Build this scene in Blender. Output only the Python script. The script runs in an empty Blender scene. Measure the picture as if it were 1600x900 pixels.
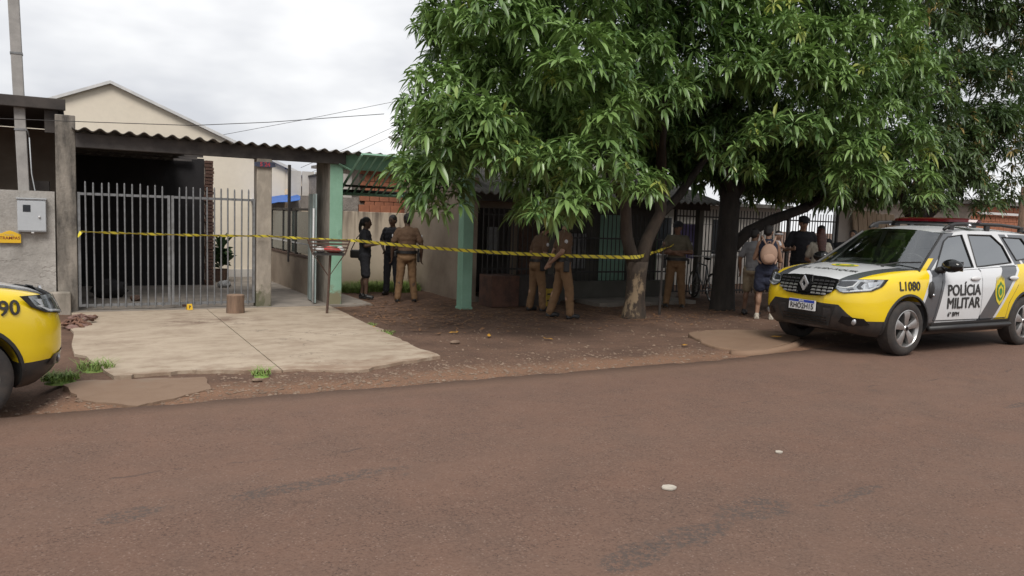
import bpy, bmesh, math, random
import numpy as np
from mathutils import Vector, Matrix
random.seed(7); RNG = np.random.default_rng(7)
sc = bpy.context.scene
col = sc.collection
# ------------------------------------------------------------------ camera
F, PIT, ROL, CH = 1221.0, math.radians(5.2), math.radians(1.96), 1.58
AZ, D0 = math.radians(29.5), 6.65
CAM = np.array([0.0, -D0, CH])
def cam2w(X, Y, Z):
    return np.array([X*math.cos(AZ)+Y*math.sin(AZ), -X*math.sin(AZ)+Y*math.cos(AZ), Z])
cp, sp, cr, sr = math.cos(PIT), math.sin(PIT), math.cos(ROL), math.sin(ROL)
_r, _u, _f = np.array([1, 0, 0.]), np.array([0, sp, cp]), np.array([0, cp, -sp])
_r2, _u2 = cr*_r+sr*_u, -sr*_r+cr*_u
R_, U_, F_ = cam2w(*_r2), cam2w(*_u2), cam2w(*_f)
cd = bpy.data.cameras.new('camera'); cam = bpy.data.objects.new('camera', cd); col.objects.link(cam)
cd.sensor_width = 36; cd.lens = F/1600*36; cd.clip_start = 0.05; cd.clip_end = 2000
cam.matrix_world = Matrix([[R_[i], U_[i], -F_[i], CAM[i]] for i in range(3)]+[[0, 0, 0, 1]])
sc.camera = cam
# ------------------------------------------------------------------ world: overcast sky
w = bpy.data.worlds.new('World'); sc.world = w; w.use_nodes = True
nt = w.node_tree; nt.nodes.clear()
SUN_EL, SUN_AZ = math.radians(52), math.radians(205)     # azimuth of the sun, clockwise from +Y
sky = nt.nodes.new('ShaderNodeTexSky'); sky.sky_type = 'NISHITA'; sky.sun_disc = False
sky.sun_elevation = SUN_EL; sky.sun_rotation = SUN_AZ; sky.air_density = 1; sky.dust_density = 3
bg1 = nt.nodes.new('ShaderNodeBackground'); bg1.inputs[1].default_value = 0.05
tc = nt.nodes.new('ShaderNodeTexCoord'); mp = nt.nodes.new('ShaderNodeMapping'); mp.inputs['Scale'].default_value = (1, 1, 2.6)
no = nt.nodes.new('ShaderNodeTexNoise'); no.inputs['Scale'].default_value = 2.3; no.inputs['Detail'].default_value = 5; no.inputs['Roughness'].default_value = .52
ra = nt.nodes.new('ShaderNodeValToRGB')
ra.color_ramp.elements[0].position = .40; ra.color_ramp.elements[0].color = (.62, .635, .675, 1)
ra.color_ramp.elements[1].position = .62; ra.color_ramp.elements[1].color = (1.0, 1.0, 1.0, 1)
bg2 = nt.nodes.new('ShaderNodeBackground'); bg2.inputs[1].default_value = 0.62
ad = nt.nodes.new('ShaderNodeAddShader'); ow = nt.nodes.new('ShaderNodeOutputWorld')
L = nt.links.new
L(sky.outputs[0], bg1.inputs[0]); L(tc.outputs['Generated'], mp.inputs[0]); L(mp.outputs[0], no.inputs['Vector'])
L(no.outputs['Fac'], ra.inputs[0]); L(ra.outputs[0], bg2.inputs[0])
mx = nt.nodes.new('ShaderNodeMixShader'); mx.inputs[0].default_value = .93
L(bg1.outputs[0], mx.inputs[1]); L(bg2.outputs[0], mx.inputs[2]); L(mx.outputs[0], ow.inputs[0])
sl = bpy.data.lights.new('sun', 'SUN'); sl.energy = 1.5; sl.angle = math.radians(25); sl.color = (1, .96, .9)
so = bpy.data.objects.new('sun', sl); col.objects.link(so)
sd = Vector((math.sin(SUN_AZ)*math.cos(SUN_EL), math.cos(SUN_AZ)*math.cos(SUN_EL), math.sin(SUN_EL)))
so.rotation_euler = sd.to_track_quat('Z', 'Y').to_euler()
so.location = (0, -20, 30)
vs = sc.view_settings; vs.view_transform = 'Standard'; vs.look = 'None'; vs.gamma = 1; vs.exposure = 0.9; vs.use_curve_mapping = False
sc.render.engine = 'CYCLES'; sc.cycles.use_denoising = True; sc.cycles.max_bounces = 6; sc.cycles.transparent_max_bounces = 12
sc.cycles.diffuse_bounces = 3; sc.cycles.glossy_bounces = 3; sc.cycles.caustics_reflective = False; sc.cycles.caustics_refractive = False
# ------------------------------------------------------------------ pixels -> places
def ray(px, py):
    u = (px-800)/F; v = (py-450)/F
    u, v = u*cr+v*sr, -u*sr+v*cr
    return cam2w(u, cp-v*sp, -sp-v*cp)
def gz(x, y): return -0.04*min(max(y-1.0, 0), 5.0)
def G(px, py):
    r = ray(px, py); z = 0
    for i in range(25):
        p = CAM+r*((z-CH)/r[2]); z = gz(p[0], p[1])
    return p
def V(px, py, y):
    r = ray(px, py); return CAM+r*((y-CAM[1])/r[1])
def VX(px, py, x):
    r = ray(px, py); return CAM+r*((x-CAM[0])/r[0])
def proj(p):
    d = np.asarray(p)-CAM
    dep = d@F_; return 800+F*(d@R_)/dep, 450-F*(d@U_)/dep, dep
# ------------------------------------------------------------------ shader helper
class X:
    """wraps a node socket so that shader maths can be written as an expression"""
    def __init__(s, nt, k): s.nt, s.k = nt, k
    def op(s, o, a, b=None, c=None):
        n = s.nt.nodes.new('ShaderNodeMath'); n.operation = o
        for i, q in enumerate((a, b, c)):
            if q is None: continue
            if isinstance(q, X): s.nt.links.new(q.k, n.inputs[i])
            else: n.inputs[i].default_value = q
        return X(s.nt, n.outputs[0])
    def __add__(s, b): return s.op('ADD', s, b)
    __radd__ = __add__
    def __sub__(s, b): return s.op('SUBTRACT', s, b)
    def __rsub__(s, b): return s.op('SUBTRACT', b, s)
    def __mul__(s, b): return s.op('MULTIPLY', s, b)
    __rmul__ = __mul__
    def __gt__(s, b): return s.op('GREATER_THAN', s, b)
    def __lt__(s, b): return s.op('LESS_THAN', s, b)
    def abs(s): return s.op('ABSOLUTE', s)
    def fract(s): return s.op('FRACT', s)
    def clamp(s): return s.op('MINIMUM', s.op('MAXIMUM', s, 0.0), 1.0)
    def sstep(s, a, b): return ((s-a)*(1.0/(b-a))).clamp()
def mixc(nt, fac, a, b):
    n = nt.nodes.new('ShaderNodeMix'); n.data_type = 'RGBA'
    for s, q in ((n.inputs[0], fac), (n.inputs[6], a), (n.inputs[7], b)):
        if isinstance(q, X): nt.links.new(q.k, s)
        elif isinstance(q, (int, float)): s.default_value = q
        elif isinstance(q, tuple): s.default_value = (*q, 1)
        else: nt.links.new(q, s)
    return n.outputs[2]
class MatB:
    def __init__(s, name):
        s.m = bpy.data.materials.new(name); s.m.use_nodes = True; s.nt = s.m.node_tree
        s.b = s.nt.nodes['Principled BSDF']; s.tc = s.nt.nodes.new('ShaderNodeTexCoord')
        s.co = s.tc.outputs['Object']
    def xyz(s, which='Object'):
        n = s.nt.nodes.new('ShaderNodeSeparateXYZ'); s.nt.links.new(s.tc.outputs[which], n.inputs[0])
        return [X(s.nt, n.outputs[i]) for i in range(3)]
    def noise(s, scale, detail=4, rough=.55, stretch=None, dist=0.0, off=0.0):
        n = s.nt.nodes.new('ShaderNodeTexNoise'); n.inputs['Scale'].default_value = scale
        n.inputs['Detail'].default_value = detail; n.inputs['Roughness'].default_value = rough; n.inputs['Distortion'].default_value = dist
        m = s.nt.nodes.new('ShaderNodeMapping'); m.inputs['Scale'].default_value = stretch or (1, 1, 1); m.inputs['Location'].default_value = (off, off*.7, off*.3)
        s.nt.links.new(s.co, m.inputs[0]); s.nt.links.new(m.outputs[0], n.inputs['Vector'])
        return X(s.nt, n.outputs['Fac'])
    def voro(s, scale, feature='F1', stretch=None):
        n = s.nt.nodes.new('ShaderNodeTexVoronoi'); n.inputs['Scale'].default_value = scale; n.feature = feature
        m = s.nt.nodes.new('ShaderNodeMapping'); m.inputs['Scale'].default_value = stretch or (1, 1, 1)
        s.nt.links.new(s.co, m.inputs[0]); s.nt.links.new(m.outputs[0], n.inputs['Vector'])
        return X(s.nt, n.outputs['Distance']), n
    def col(s, c):
        if isinstance(c, tuple): s.b.inputs['Base Color'].default_value = (*c, 1)
        else: s.nt.links.new(c, s.b.inputs['Base Color'])
    def rough(s, r):
        if isinstance(r, X): s.nt.links.new(r.k, s.b.inputs['Roughness'])
        else: s.b.inputs['Roughness'].default_value = r
    def bump(s, h, strength=.4, dist=.01):
        n = s.nt.nodes.new('ShaderNodeBump'); n.inputs['Strength'].default_value = strength; n.inputs['Distance'].default_value = dist
        s.nt.links.new(h.k, n.inputs['Height']); s.nt.links.new(n.outputs[0], s.b.inputs['Normal'])
    def set(s, **k):
        for a, v in k.items(): s.b.inputs[a.replace('_', ' ')].default_value = v
M = {}
def pm(name, c1, c2=None, scale=4, rough=.8, bump=.25, bs=None, bd=.01, metal=0, lo=.35, hi=.65, stretch=None):
    """plain procedural surface: two colours mixed by noise, fine relief"""
    a = MatB(name); c2 = c2 or tuple(v*.7 for v in c1)
    n = a.noise(scale, 6, .6, stretch).sstep(lo, hi)
    fine = a.noise(scale*11, 3, .6, stretch, off=3.1).sstep(.3, .7)
    a.col(mixc(a.nt, fine*.25, mixc(a.nt, n, c1, c2), tuple(v*.75 for v in c1)))
    a.rough(rough); a.set(Metallic=metal)
    if bump: a.bump(a.noise(bs or scale*8, 5, .65, off=1.7), bump, bd)
    M[name] = a.m; return a.m
# ------------------------------------------------------------------ mesh helper
class MB:
    def __init__(s): s.v, s.f, s.m = [], [], []
    def add(s, v, f, mi=0, mat=None):
        o = len(s.v)
        if mat is not None: v = [tuple(mat @ Vector(p)) for p in v]
        s.v += [tuple(map(float, p)) for p in v]; s.f += [tuple(i+o for i in q) for q in f]; s.m += [mi]*len(f); return s
    def box(s, a, b, mi=0, mat=None, taper=None):
        x0, y0, z0 = a; x1, y1, z1 = b
        v = [(x0, y0, z0), (x1, y0, z0), (x1, y1, z0), (x0, y1, z0), (x0, y0, z1), (x1, y0, z1), (x1, y1, z1), (x0, y1, z1)]
        return s.add(v, [(3, 2, 1, 0), (4, 5, 6, 7), (0, 1, 5, 4), (1, 2, 6, 5), (2, 3, 7, 6), (3, 0, 4, 7)], mi, mat)
    def tube(s, pts, rad, n=8, mi=0, cap=True, mat=None):
        pts = [np.array(p, float) for p in pts]; k = len(pts)
        if not hasattr(rad, '__len__'): rad = [rad]*k
        v, f = [], []; pt = None; side = None
        for i in range(k):
            t = pts[min(i+1, k-1)]-pts[max(i-1, 0)]; t = t/(np.linalg.norm(t)+1e-9)
            if side is None:
                a = np.array([0, 0, 1.]) if abs(t[2]) < .9 else np.array([1., 0, 0]); side = np.cross(t, a)
            side = side-t*(side@t); side /= np.linalg.norm(side)+1e-9; up = np.cross(side, t)
            for j in range(n):
                q = 2*math.pi*j/n; v.append(pts[i]+rad[i]*(side*math.cos(q)+up*math.sin(q)))
        for i in range(k-1):
            for j in range(n):
                f.append((i*n+j, i*n+(j+1) % n, (i+1)*n+(j+1) % n, (i+1)*n+j))
        if cap: f += [tuple(range(n))[::-1], tuple(range((k-1)*n, k*n))]
        return s.add(v, f, mi, mat)
    def prism(s, poly, y0, y1, mi=0, mat=None):
        """polygon in x,z pulled from y0 to y1"""
        n = len(poly); v = [(x, y0, z) for x, z in poly]+[(x, y1, z) for x, z in poly]
        f = [tuple(range(n)), tuple(range(n, 2*n))[::-1]]+[(i, i+n, (i+1) % n+n, (i+1) % n) for i in range(n)]
        return s.add(v, f, mi, mat)
    def slab(s, poly, z0, z1, mi=0):
        n = len(poly); z0f = z0 if callable(z0) else (lambda x, y: z0); z1f = z1 if callable(z1) else (lambda x, y: z1)
        v = [(x, y, z0f(x, y)) for x, y in poly]+[(x, y, z1f(x, y)) for x, y in poly]
        f = [tuple(range(n))[::-1], tuple(range(n, 2*n))]+[(i, (i+1) % n, (i+1) % n+n, i+n) for i in range(n)]
        return s.add(v, f, mi)
    def ball(s, c, r, nu=12, nv=8, mi=0, mat=None):
        if not hasattr(r, '__len__'): r = (r, r, r)
        v, f = [], []
        for i in range(nv+1):
            a = math.pi*i/nv
            for j in range(nu):
                b = 2*math.pi*j/nu; v.append((c[0]+r[0]*math.sin(a)*math.cos(b), c[1]+r[1]*math.sin(a)*math.sin(b), c[2]-r[2]*math.cos(a)))
        for i in range(nv):
            for j in range(nu):
                f.append((i*nu+j, i*nu+(j+1) % nu, (i+1)*nu+(j+1) % nu, (i+1)*nu+j))
        return s.add(v, f, mi, mat)
    def lathe(s, prof, axis='y', n=32, mi=0, mat=None, c=(0, 0, 0), close=False):
        """prof = (radius, height) pairs spun about the axis"""
        v, f = [], []; k = len(prof)
        for r, h in prof:
            for j in range(n):
                q = 2*math.pi*j/n; a, b = r*math.cos(q), r*math.sin(q)
                v.append((c[0]+a, c[1]+h, c[2]+b) if axis == 'y' else (c[0]+a, c[1]+b, c[2]+h))
        for i in range(k if close else k-1):
            i2 = (i+1) % k
            for j in range(n):
                f.append((i*n+j, i*n+(j+1) % n, i2*n+(j+1) % n, i2*n+j))
        return s.add(v, f, mi, mat)
    def mesh(s, name, mats, smooth=False):
        me = bpy.data.meshes.new(name); me.from_pydata(s.v, [], s.f)
        for q in (mats if isinstance(mats, (list, tuple)) else [mats]): me.materials.append(M[q] if isinstance(q, str) else q)
        if len(set(s.m)) > 1: me.polygons.foreach_set('material_index', s.m)
        if smooth:
            me.polygons.foreach_set('use_smooth', [True]*len(me.polygons))
            if smooth is not True: me.set_sharp_from_angle(angle=math.radians(smooth))
        bm = bmesh.new(); bm.from_mesh(me); bmesh.ops.recalc_face_normals(bm, faces=bm.faces); bm.to_mesh(me); bm.free()
        me.update(); return me
    def build(s, name, mats, parent=None, smooth=False, bevel=0):
        o = bpy.data.objects.new(name, s.mesh(name, mats, smooth)); col.objects.link(o); o.parent = parent
        if bevel:
            b = o.modifiers.new('bevel', 'BEVEL'); b.width = bevel; b.segments = 2; b.limit_method = 'ANGLE'
        return o
def tag(o, label=None, cat=None, group=None, kind=None):
    if label: o['label'] = label
    if cat: o['category'] = cat
    if group: o['group'] = group
    if kind: o['kind'] = kind
    return o
def thing(name, label, cat, loc=(0, 0, 0), rz=0, group=None):
    o = bpy.data.objects.new(name, None); col.objects.link(o); o.location = loc; o.rotation_euler = (0, 0, rz)
    o.empty_display_size = .2
    return tag(o, label, cat, group)
def copy_to(o, parent, name=None, matrix=None):
    c = o.copy(); col.objects.link(c); c.parent = parent
    if matrix is not None: c.matrix_local = matrix
    return c
def at(o, p): o.location = p; return o
def text_mesh(s, size, align='CENTER', bold=0.0, shear=0.0, sx=1.0):
    cu = bpy.data.curves.new('txt', 'FONT'); cu.body = s; cu.size = size; cu.align_x = align; cu.align_y = 'CENTER'
    cu.offset = bold; cu.shear = shear; cu.resolution_u = 3
    o = bpy.data.objects.new('txt', cu); col.objects.link(o); dg = bpy.context.evaluated_depsgraph_get()
    me = bpy.data.meshes.new_from_object(o.evaluated_get(dg)); v = [(p.co.x*sx, p.co.y) for p in me.vertices]; f = [tuple(q.vertices) for q in me.polygons]
    bpy.data.objects.remove(o); bpy.data.meshes.remove(me); return v, f
def lettering(name, s, size, mat, parent, fn, **k):
    """flat letters; fn maps (u, v) on the lettering to a point on the thing"""
    fat = k.pop('fat', 0); v, f = text_mesh(s, size, **k); b = MB(); b.add([fn(*p) for p in v], f)
    if fat:      # heavier strokes: the same outline laid again a little to either side
        for i, (du, dv) in enumerate(((-fat, 0), (fat, 0), (0, fat*.7), (0, -fat*.7))):
            q = [fn(p[0]+du, p[1]+dv) for p in v]; c = [fn(p[0]+du, p[1]+dv, .0008*(i+1)) for p in v] if fn.__code__.co_argcount > 2 else q
            b.add(c, f)
    me = bpy.data.meshes.new(name); me.from_pydata(b.v, [], b.f); me.materials.append(M[mat])
    o = bpy.data.objects.new(name, me); col.objects.link(o); o.parent = parent; return o
# ------------------------------------------------------------------ materials of the setting
pm('plaster_grey', (.38, .355, .33), (.21, .195, .18), 2.2, .95, .6, 18, .02)
a_ = MatB('plaster_grey'); x_, y_, z_ = a_.xyz(); n_ = a_.noise(2.2, 6, .65).sstep(.32, .68); f_ = a_.noise(26, 4, .7, off=3)
c_ = mixc(a_.nt, n_, (.42, .395, .365), (.25, .235, .215)); ck_ = (1.0-((a_.noise(1.6, 6, .62, (1, 1, 1.6), off=61)-.5).abs())*60).clamp()*((1.25-z_)*3).clamp()*(a_.noise(2.5, 3, .5, off=70).sstep(.42, .6))
c_ = mixc(a_.nt, ck_*.45, c_, (.17, .14, .12)); c_ = mixc(a_.nt, ((f_-.5)*3).clamp()*.6, c_, (.17, .155, .14)); a_.col(c_); a_.rough(.95); a_.bump(n_*.5+f_*.5-ck_*.4, .8, .02); M['plaster_grey'] = a_.m
pm('plaster_mould', (.27, .24, .205), (.055, .05, .045), 3.2, .95, .7, 16, .02, stretch=(1.6, 1.6, .5))
pm('pillar_concrete', (.38, .335, .285), (.15, .135, .11), 3, .95, .4, 20, .01, stretch=(1.3, 1.3, .6))
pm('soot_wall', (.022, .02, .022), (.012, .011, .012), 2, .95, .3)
pm('dark_wood', (.06, .05, .045), (.03, .026, .024), 4, .85, .3)
pm('beam_dark', (.09, .08, .075), (.045, .04, .04), 3, .9, .3)
pm('fibre_cement', (.21, .195, .18), (.09, .085, .08), 3, .95, .35)
def mossy(name, c1, c2, c3, hgt):
    a = MatB(name); x, y, z = a.xyz(); n = a.noise(3, 6, .6, (1.3, 1.3, .6)).sstep(.35, .65); c = mixc(a.nt, n, c1, c2)
    m = ((hgt-z)*(1/hgt)*1.6+(a.noise(7, 6, .7, off=4)-.5)*2.2).sstep(.45, .8); c = mixc(a.nt, m*.85, c, c3)
    p = a.noise(2.2, 5, .6, (1.5, 1.5, .8), off=9).sstep(.55, .6); c = mixc(a.nt, p*.5, c, tuple(v*.6 for v in c1))
    a.col(c); a.rough(.95); a.bump(a.noise(20, 5, .65, off=1.7), .4, .012); M[name] = a.m
mossy('pillar_mossy', (.40, .35, .29), (.24, .21, .175), (.07, .075, .035), .55)
mossy('green_worn', (.25, .43, .32), (.20, .36, .26), (.20, .15, .085), .5)
pm('beige_wall', (.74, .665, .55), (.68, .605, .495), .8, .9, .12)
pm('rough_block', (.30, .265, .235), (.18, .16, .145), 5, .95, .8, 24, .03)
pm('house_wall', (.33, .27, .21), (.22, .17, .13), 1.6, .92, .3)
pm('green_paint', (.24, .42, .31), (.19, .34, .25), 2.4, .6, .2)
pm('green_wall', (.13, .24, .12), (.09, .18, .09), 2, .85, .2)
pm('grey_metal', (.235, .24, .25), (.14, .14, .14), 9, .5, .08, metal=.35)
pm('pale_metal', (.34, .42, .41), (.25, .31, .31), 5, .5, .1, metal=.2)
pm('black_metal', (.018, .017, .018), (.035, .028, .024), 12, .55, .1)
pm('rust', (.11, .065, .045), (.06, .035, .028), 14, .85, .3)
pm('brick', (.38, .15, .08), (.28, .11, .065), 6, .92, .4, 30, .006)
pm('old_brick', (.13, .065, .045), (.06, .035, .028), 6, .95, .5, 30, .008)
pm('mortar', (.30, .25, .21), (.2, .17, .14), 8, .95, .4)
pm('pale_wall', (.56, .53, .49), (.44, .41, .38), 1.6, .9, .15)
pm('pole_concrete', (.34, .325, .31), (.25, .24, .23), 5, .9, .3)
pm('white_trim', (.62, .61, .60), (.5, .5, .5), 5, .7, .1)
pm('box_grey', (.44, .46, .48), (.40, .42, .44), 3, .45, .03)
pm('sign_yellow', (.72, .44, .02), (.66, .40, .02), 4, .5, .03)
pm('sign_red', (.24, .03, .02), None, 4, .6, 0)
pm('dark_glass', (.02, .025, .03), None, 4, .12, 0)
pm('blue_tarp', (.03, .13, .46), (.02, .10, .36), 3, .5, .3, 8, .02)
pm('cloth_purple', (.24, .20, .42), None, 4, .9, .2)
pm('wood_log', (.24, .155, .105), (.13, .085, .06), 9, .9, .6, stretch=(2, 2, .4))
pm('wood_end', (.30, .20, .13), (.20, .13, .09), 20, .9, .3)
pm('plank', (.46, .36, .26), (.34, .26, .18), 4, .9, .3, stretch=(4, 4, .5))
pm('clay_rag', (.22, .115, .075), (.11, .06, .045), 18, .95, .5)
pm('pink_rag', (.27, .17, .14), (.13, .07, .06), 22, .95, .5)
pm('litter_red', (.55, .06, .05), None, 8, .5, .1)
pm('litter_white', (.7, .69, .68), None, 8, .5, .1)
pm('stone', (.25, .18, .13), (.12, .078, .055), 9, .95, .4)
pm('black_plastic', (.017, .017, .018), None, 12, .5, .05)
pm('white_line', (.50, .45, .38), None, 12, .8, .1)
pm('floor_concrete', (.27, .235, .20), (.17, .15, .13), 2.5, .9, .3)
pm('paper', (.34, .34, .34), None, 9, .8, 0)
pm('yellow_crate', (.5, .34, .03), None, 9, .6, .1)
pm('grass_blade', (.14, .25, .045), (.22, .27, .07), 30, .6, 0)
pm('dry_leaf', (.25, .12, .05), (.14, .075, .04), 30, .8, 0)
pm('yellow_leaf', (.60, .30, .03), None, 30, .6, 0)

def road_material():
    a = MatB('asphalt'); x, y, z = a.xyz(); nt = a.nt
    big = a.noise(.35, 5, .6, (.5, 1.4, 1)).sstep(.3, .7)
    mid = a.noise(2.4, 6, .65, off=2).sstep(.3, .7)
    grain = a.noise(70, 3, .7, off=5)
    v1, _ = a.voro(48); v2, n2 = a.voro(42)
    c = mixc(nt, big, (.128, .072, .052), (.165, .096, .069))
    c = mixc(nt, mid*.6, c, (.088, .060, .048))
    # loose aggregate showing through the red dust
    spk = (v1 < .26)*(a.noise(14, 3, .6, off=7).sstep(.46, .58))
    c = mixc(nt, spk*.65, c, (.25, .18, .145))
    drk = (grain < .40)*(a.noise(5, 4, .6, off=11).sstep(.38, .6))
    c = mixc(nt, drk*.75, c, (.050, .033, .027))
    c = mixc(nt, ((grain-.5)*2.4+.2).clamp(), c, (.180, .114, .085))
    # greyer lane towards the middle of the street
    lane = (0-y).sstep(3.0, 6.5)*a.noise(.5, 4, .6, off=21).sstep(.25, .75)
    c = mixc(nt, lane*.5, c, (.112, .079, .062))
    # bare worn patches with ragged outlines
    wn = a.noise(3.5, 6, .7, off=15, dist=.4)
    wear = None
    for (px, py, sx, sy) in [(505, 753, .55, .10), (205, 806, .20, .10), (1180, 795, .32, .17), (1090, 835, .35, .12), (985, 885, .2, .06), (1330, 775, .35, .05), (1590, 634, .25, .06), (1000, 865, .3, .1)]:
        g = G(px, py)
        ddx = (x-float(g[0]))*(1/sx); ddy = (y-float(g[1])-(x-float(g[0]))*.12)*(1/sy)
        d = (ddx*ddx+ddy*ddy).op('SQRT', ddx*ddx+ddy*ddy)
        q = (1.25-d).clamp()
        wear = q if wear is None else wear.op('MAXIMUM', wear, q)
    wf = (wear*1.35+wn*2.6-1.62).sstep(0.0, .35)*(a.noise(34, 4, .8, off=31).sstep(.44, .56))
    c = mixc(nt, wf*.72, c, (.062, .055, .051))
    # seam between two lanes of asphalt
    seam = (1.0-((y+1.55+a.noise(1.2, 4, .6, off=41)*.35).abs())*40).clamp()*(a.noise(2.2, 4, .7, off=44).sstep(.5, .6))
    c = mixc(nt, seam*.7, c, (.06, .045, .04))
    # hairline cracks
    ck = (1.0-((a.noise(.55, 6, .6, off=61)-.5).abs())*150).clamp()*(a.noise(.5, 3, .5, off=66).sstep(.58, .66))
    c = mixc(nt, ck*.5, c, (.05, .035, .03))
    trk = (1.0-((y+2.1).abs())*1.4).clamp()*.5+(1.0-((y+3.7).abs())*1.4).clamp()*.5
    c = mixc(nt, trk*.35*a.noise(.9, 4, .6, (.3, 2, 1), off=71).sstep(.3, .7), c, (.165, .115, .09))
    # orange soil washed on to the edge
    edge = (y+.55+a.noise(1.6, 5, .65, off=51)*.9).sstep(.35, .95)
    c = mixc(nt, edge*.65, c, (.155, .095, .066))
    a.col(c); a.rough(.88); a.set(Specular_IOR_Level=.25)
    a.bump(grain*.6+v2*.6+wn*.4, .55, .008); M['asphalt'] = a.m
road_material()
def dirt_material():
    a = MatB('dirt'); x, y, z = a.xyz(); nt = a.nt
    big = a.noise(.9, 7, .68).sstep(.36, .62); mid = a.noise(4, 6, .7, off=3).sstep(.3, .7); fine = a.noise(38, 4, .7, off=5)
    c = mixc(nt, big, (.180, .106, .073), (.080, .048, .035))
    c = mixc(nt, mid*.5, c, (.20, .125, .088))
    v, vn = a.voro(55); sp = (v < .2)*(a.noise(6, 3, .6, off=9).sstep(.4, .6))
    c = mixc(nt, sp*.3, c, (.27, .20, .15))
    c = mixc(nt, ((fine-.5)*3+.3).clamp(), c, (.085, .055, .042))
    o = (1.0-(y-.25).abs()*1.6+(a.noise(1.3, 5, .6, off=13)-.5)*1.8).sstep(.35, .9)
    c = mixc(nt, o*.65, c, (.235, .132, .082))
    a.col(c); a.rough(.95); a.set(Specular_IOR_Level=.2); a.bump(mid*.8+fine*.7+v*.3, .7, .02); M['dirt'] = a.m
dirt_material()
def concrete_material(name, c1, c2, c3):
    a = MatB(name); nt = a.nt
    n1 = a.noise(.9, 6, .62, (.9, 1.1, 1)).sstep(.32, .7); n2 = a.noise(4, 7, .7, (.8, 1.1, 1), off=4); n3 = a.noise(60, 3, .7, off=8)
    c = mixc(nt, n1, c1, c2); c = mixc(nt, n2.sstep(.45, .68)*.75, c, c3)
    v, _ = a.voro(26); c = mixc(nt, (v < .07)*.5, c, (.10, .09, .08))
    c = mixc(nt, (n3-.5)*.9+.15, c, tuple(q*.7 for q in c1))
    ck = (1.0-((a.noise(.7, 6, .6, off=61)-.5).abs())*170).clamp()*(a.noise(1.1, 3, .5, off=66).sstep(.48, .6)); c = mixc(nt, ck*.7, c, (.09, .07, .055))
    blot = a.noise(1.7, 6, .7, off=33).sstep(.52, .72); c = mixc(nt, blot*.6, c, (.22, .16, .115))
    # reddish soil tracked over the middle, dark stain near the gate
    x, y, z = a.xyz(); dx, dy = (x-1.75)*1.1, (y-5.6)*1.5
    st = (1.1-(dx*dx+dy*dy)).clamp()*(n2.sstep(.42, .6))
    c = mixc(nt, st*.75, c, (.15, .095, .07))
    soil = (1.55-y+(n2-.5)*2.4).sstep(.15, .75)+(x*1.0-2.9+(n2-.5)*2.0-(y-1.3)*.12).sstep(.35, .9)*.7
    c = mixc(nt, soil.clamp()*.6, c, (.215, .135, .09))
    a.col(c); a.rough(.9); a.set(Specular_IOR_Level=.25); a.bump(n2*.6+n3*.4, .35, .008); M[name] = a.m
concrete_material('slab_concrete', (.45, .37, .285), (.365, .295, .222), (.26, .195, .14))
concrete_material('apron_concrete', (.235, .18, .135), (.18, .135, .10), (.125, .088, .064))
concrete_material('dusty_concrete', (.215, .15, .10), (.165, .11, .075), (.12, .078, .054))
concrete_material('kerb_concrete', (.27, .185, .125), (.20, .135, .092), (.14, .09, .062))

# ------------------------------------------------------------------ ground and road
def hn(x, y, s=1.0, seed=0.0):
    return (math.sin(x*2.3*s+seed)*math.cos(y*2.9*s+1.3*seed)+.5*math.sin(x*5.7*s+y*3.1*s+seed*2)+.25*math.sin(x*11.3*s-y*9.7*s))/1.75
def ground_z(x, y):
    z = gz(x, y)
    if y < -.3: return -.06
    if y < .25: z -= .045*(.25-y)/.55
    k = min(max(y*1.2, 0), 1)
    if x < 0: z -= .12*min(-x/.3, 1)*min(max((y-.0)/.3, 0), 1)*min(max((4-y)/1.5, 0), 1)
    return z+.014*k*hn(x, y, 1.0)+.006*k*hn(x, y, 3.1, 2)
def ground():
    xs = sorted(set([-200, -100, -50, -25, -12]+[round(-5+.12*i, 3) for i in range(209)]+[22, 26, 35, 50, 100, 200]))
    ys = sorted(set([-120, -60, -30, -12, -5, -1]+[round(-.5+.1*i, 3) for i in range(96)]+[9.5, 10, 11, 12, 14, 18, 30, 60, 120, 250]))
    v = [(x, y, ground_z(x, y)) for y in ys for x in xs]; n = len(xs)
    f = [(j*n+i, j*n+i+1, (j+1)*n+i+1, (j+1)*n+i) for j in range(len(ys)-1) for i in range(n-1)]
    b = MB(); b.add(v, f); tag(b.build('ground', 'dirt', smooth=True), 'reddish dirt verge and yards', kind='structure')
ground()
def road_edge(x):
    e = -.02+.05*hn(x, 0, .6, 1)+.035*hn(x, 3, 2.1, 4)+.02*hn(x, 1, 6.3, 5)
    if x > 6.6: e += .25*min((x-6.6)/2.2, 1.9)
    return e
def road():
    xs = [-200, -60, -20, -8]+[-5+.08*i for i in range(326)]+[24, 40, 80, 200]
    v = []; rows = [-13, -9, -6, -4.5, -3.5, -2.5, -1.8, -1.2, -.7, -.3, 0.0]
    for r in rows:
        for x in xs:
            y = r if r < -.01 else road_edge(x)
            if r == 0.0: y = max(y, -.25)
            v.append((x, y, .004 if r == 0 else .006+.004*hn(x, r, .5)))
    n = len(xs); f = [(j*n+i, j*n+i+1, (j+1)*n+i+1, (j+1)*n+i) for j in range(len(rows)-1) for i in range(n-1)]
    o = len(v); v += [(p[0], p[1]+.01, -.05) for p in v[(len(rows)-1)*n:]]
    f += [((len(rows)-1)*n+i, (len(rows)-1)*n+i+1, o+i+1, o+i) for i in range(n-1)]
    b = MB(); b.add(v, f); tag(b.build('road', 'asphalt', smooth=True), 'asphalt street covered in reddish dust', kind='structure')
road()
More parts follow.
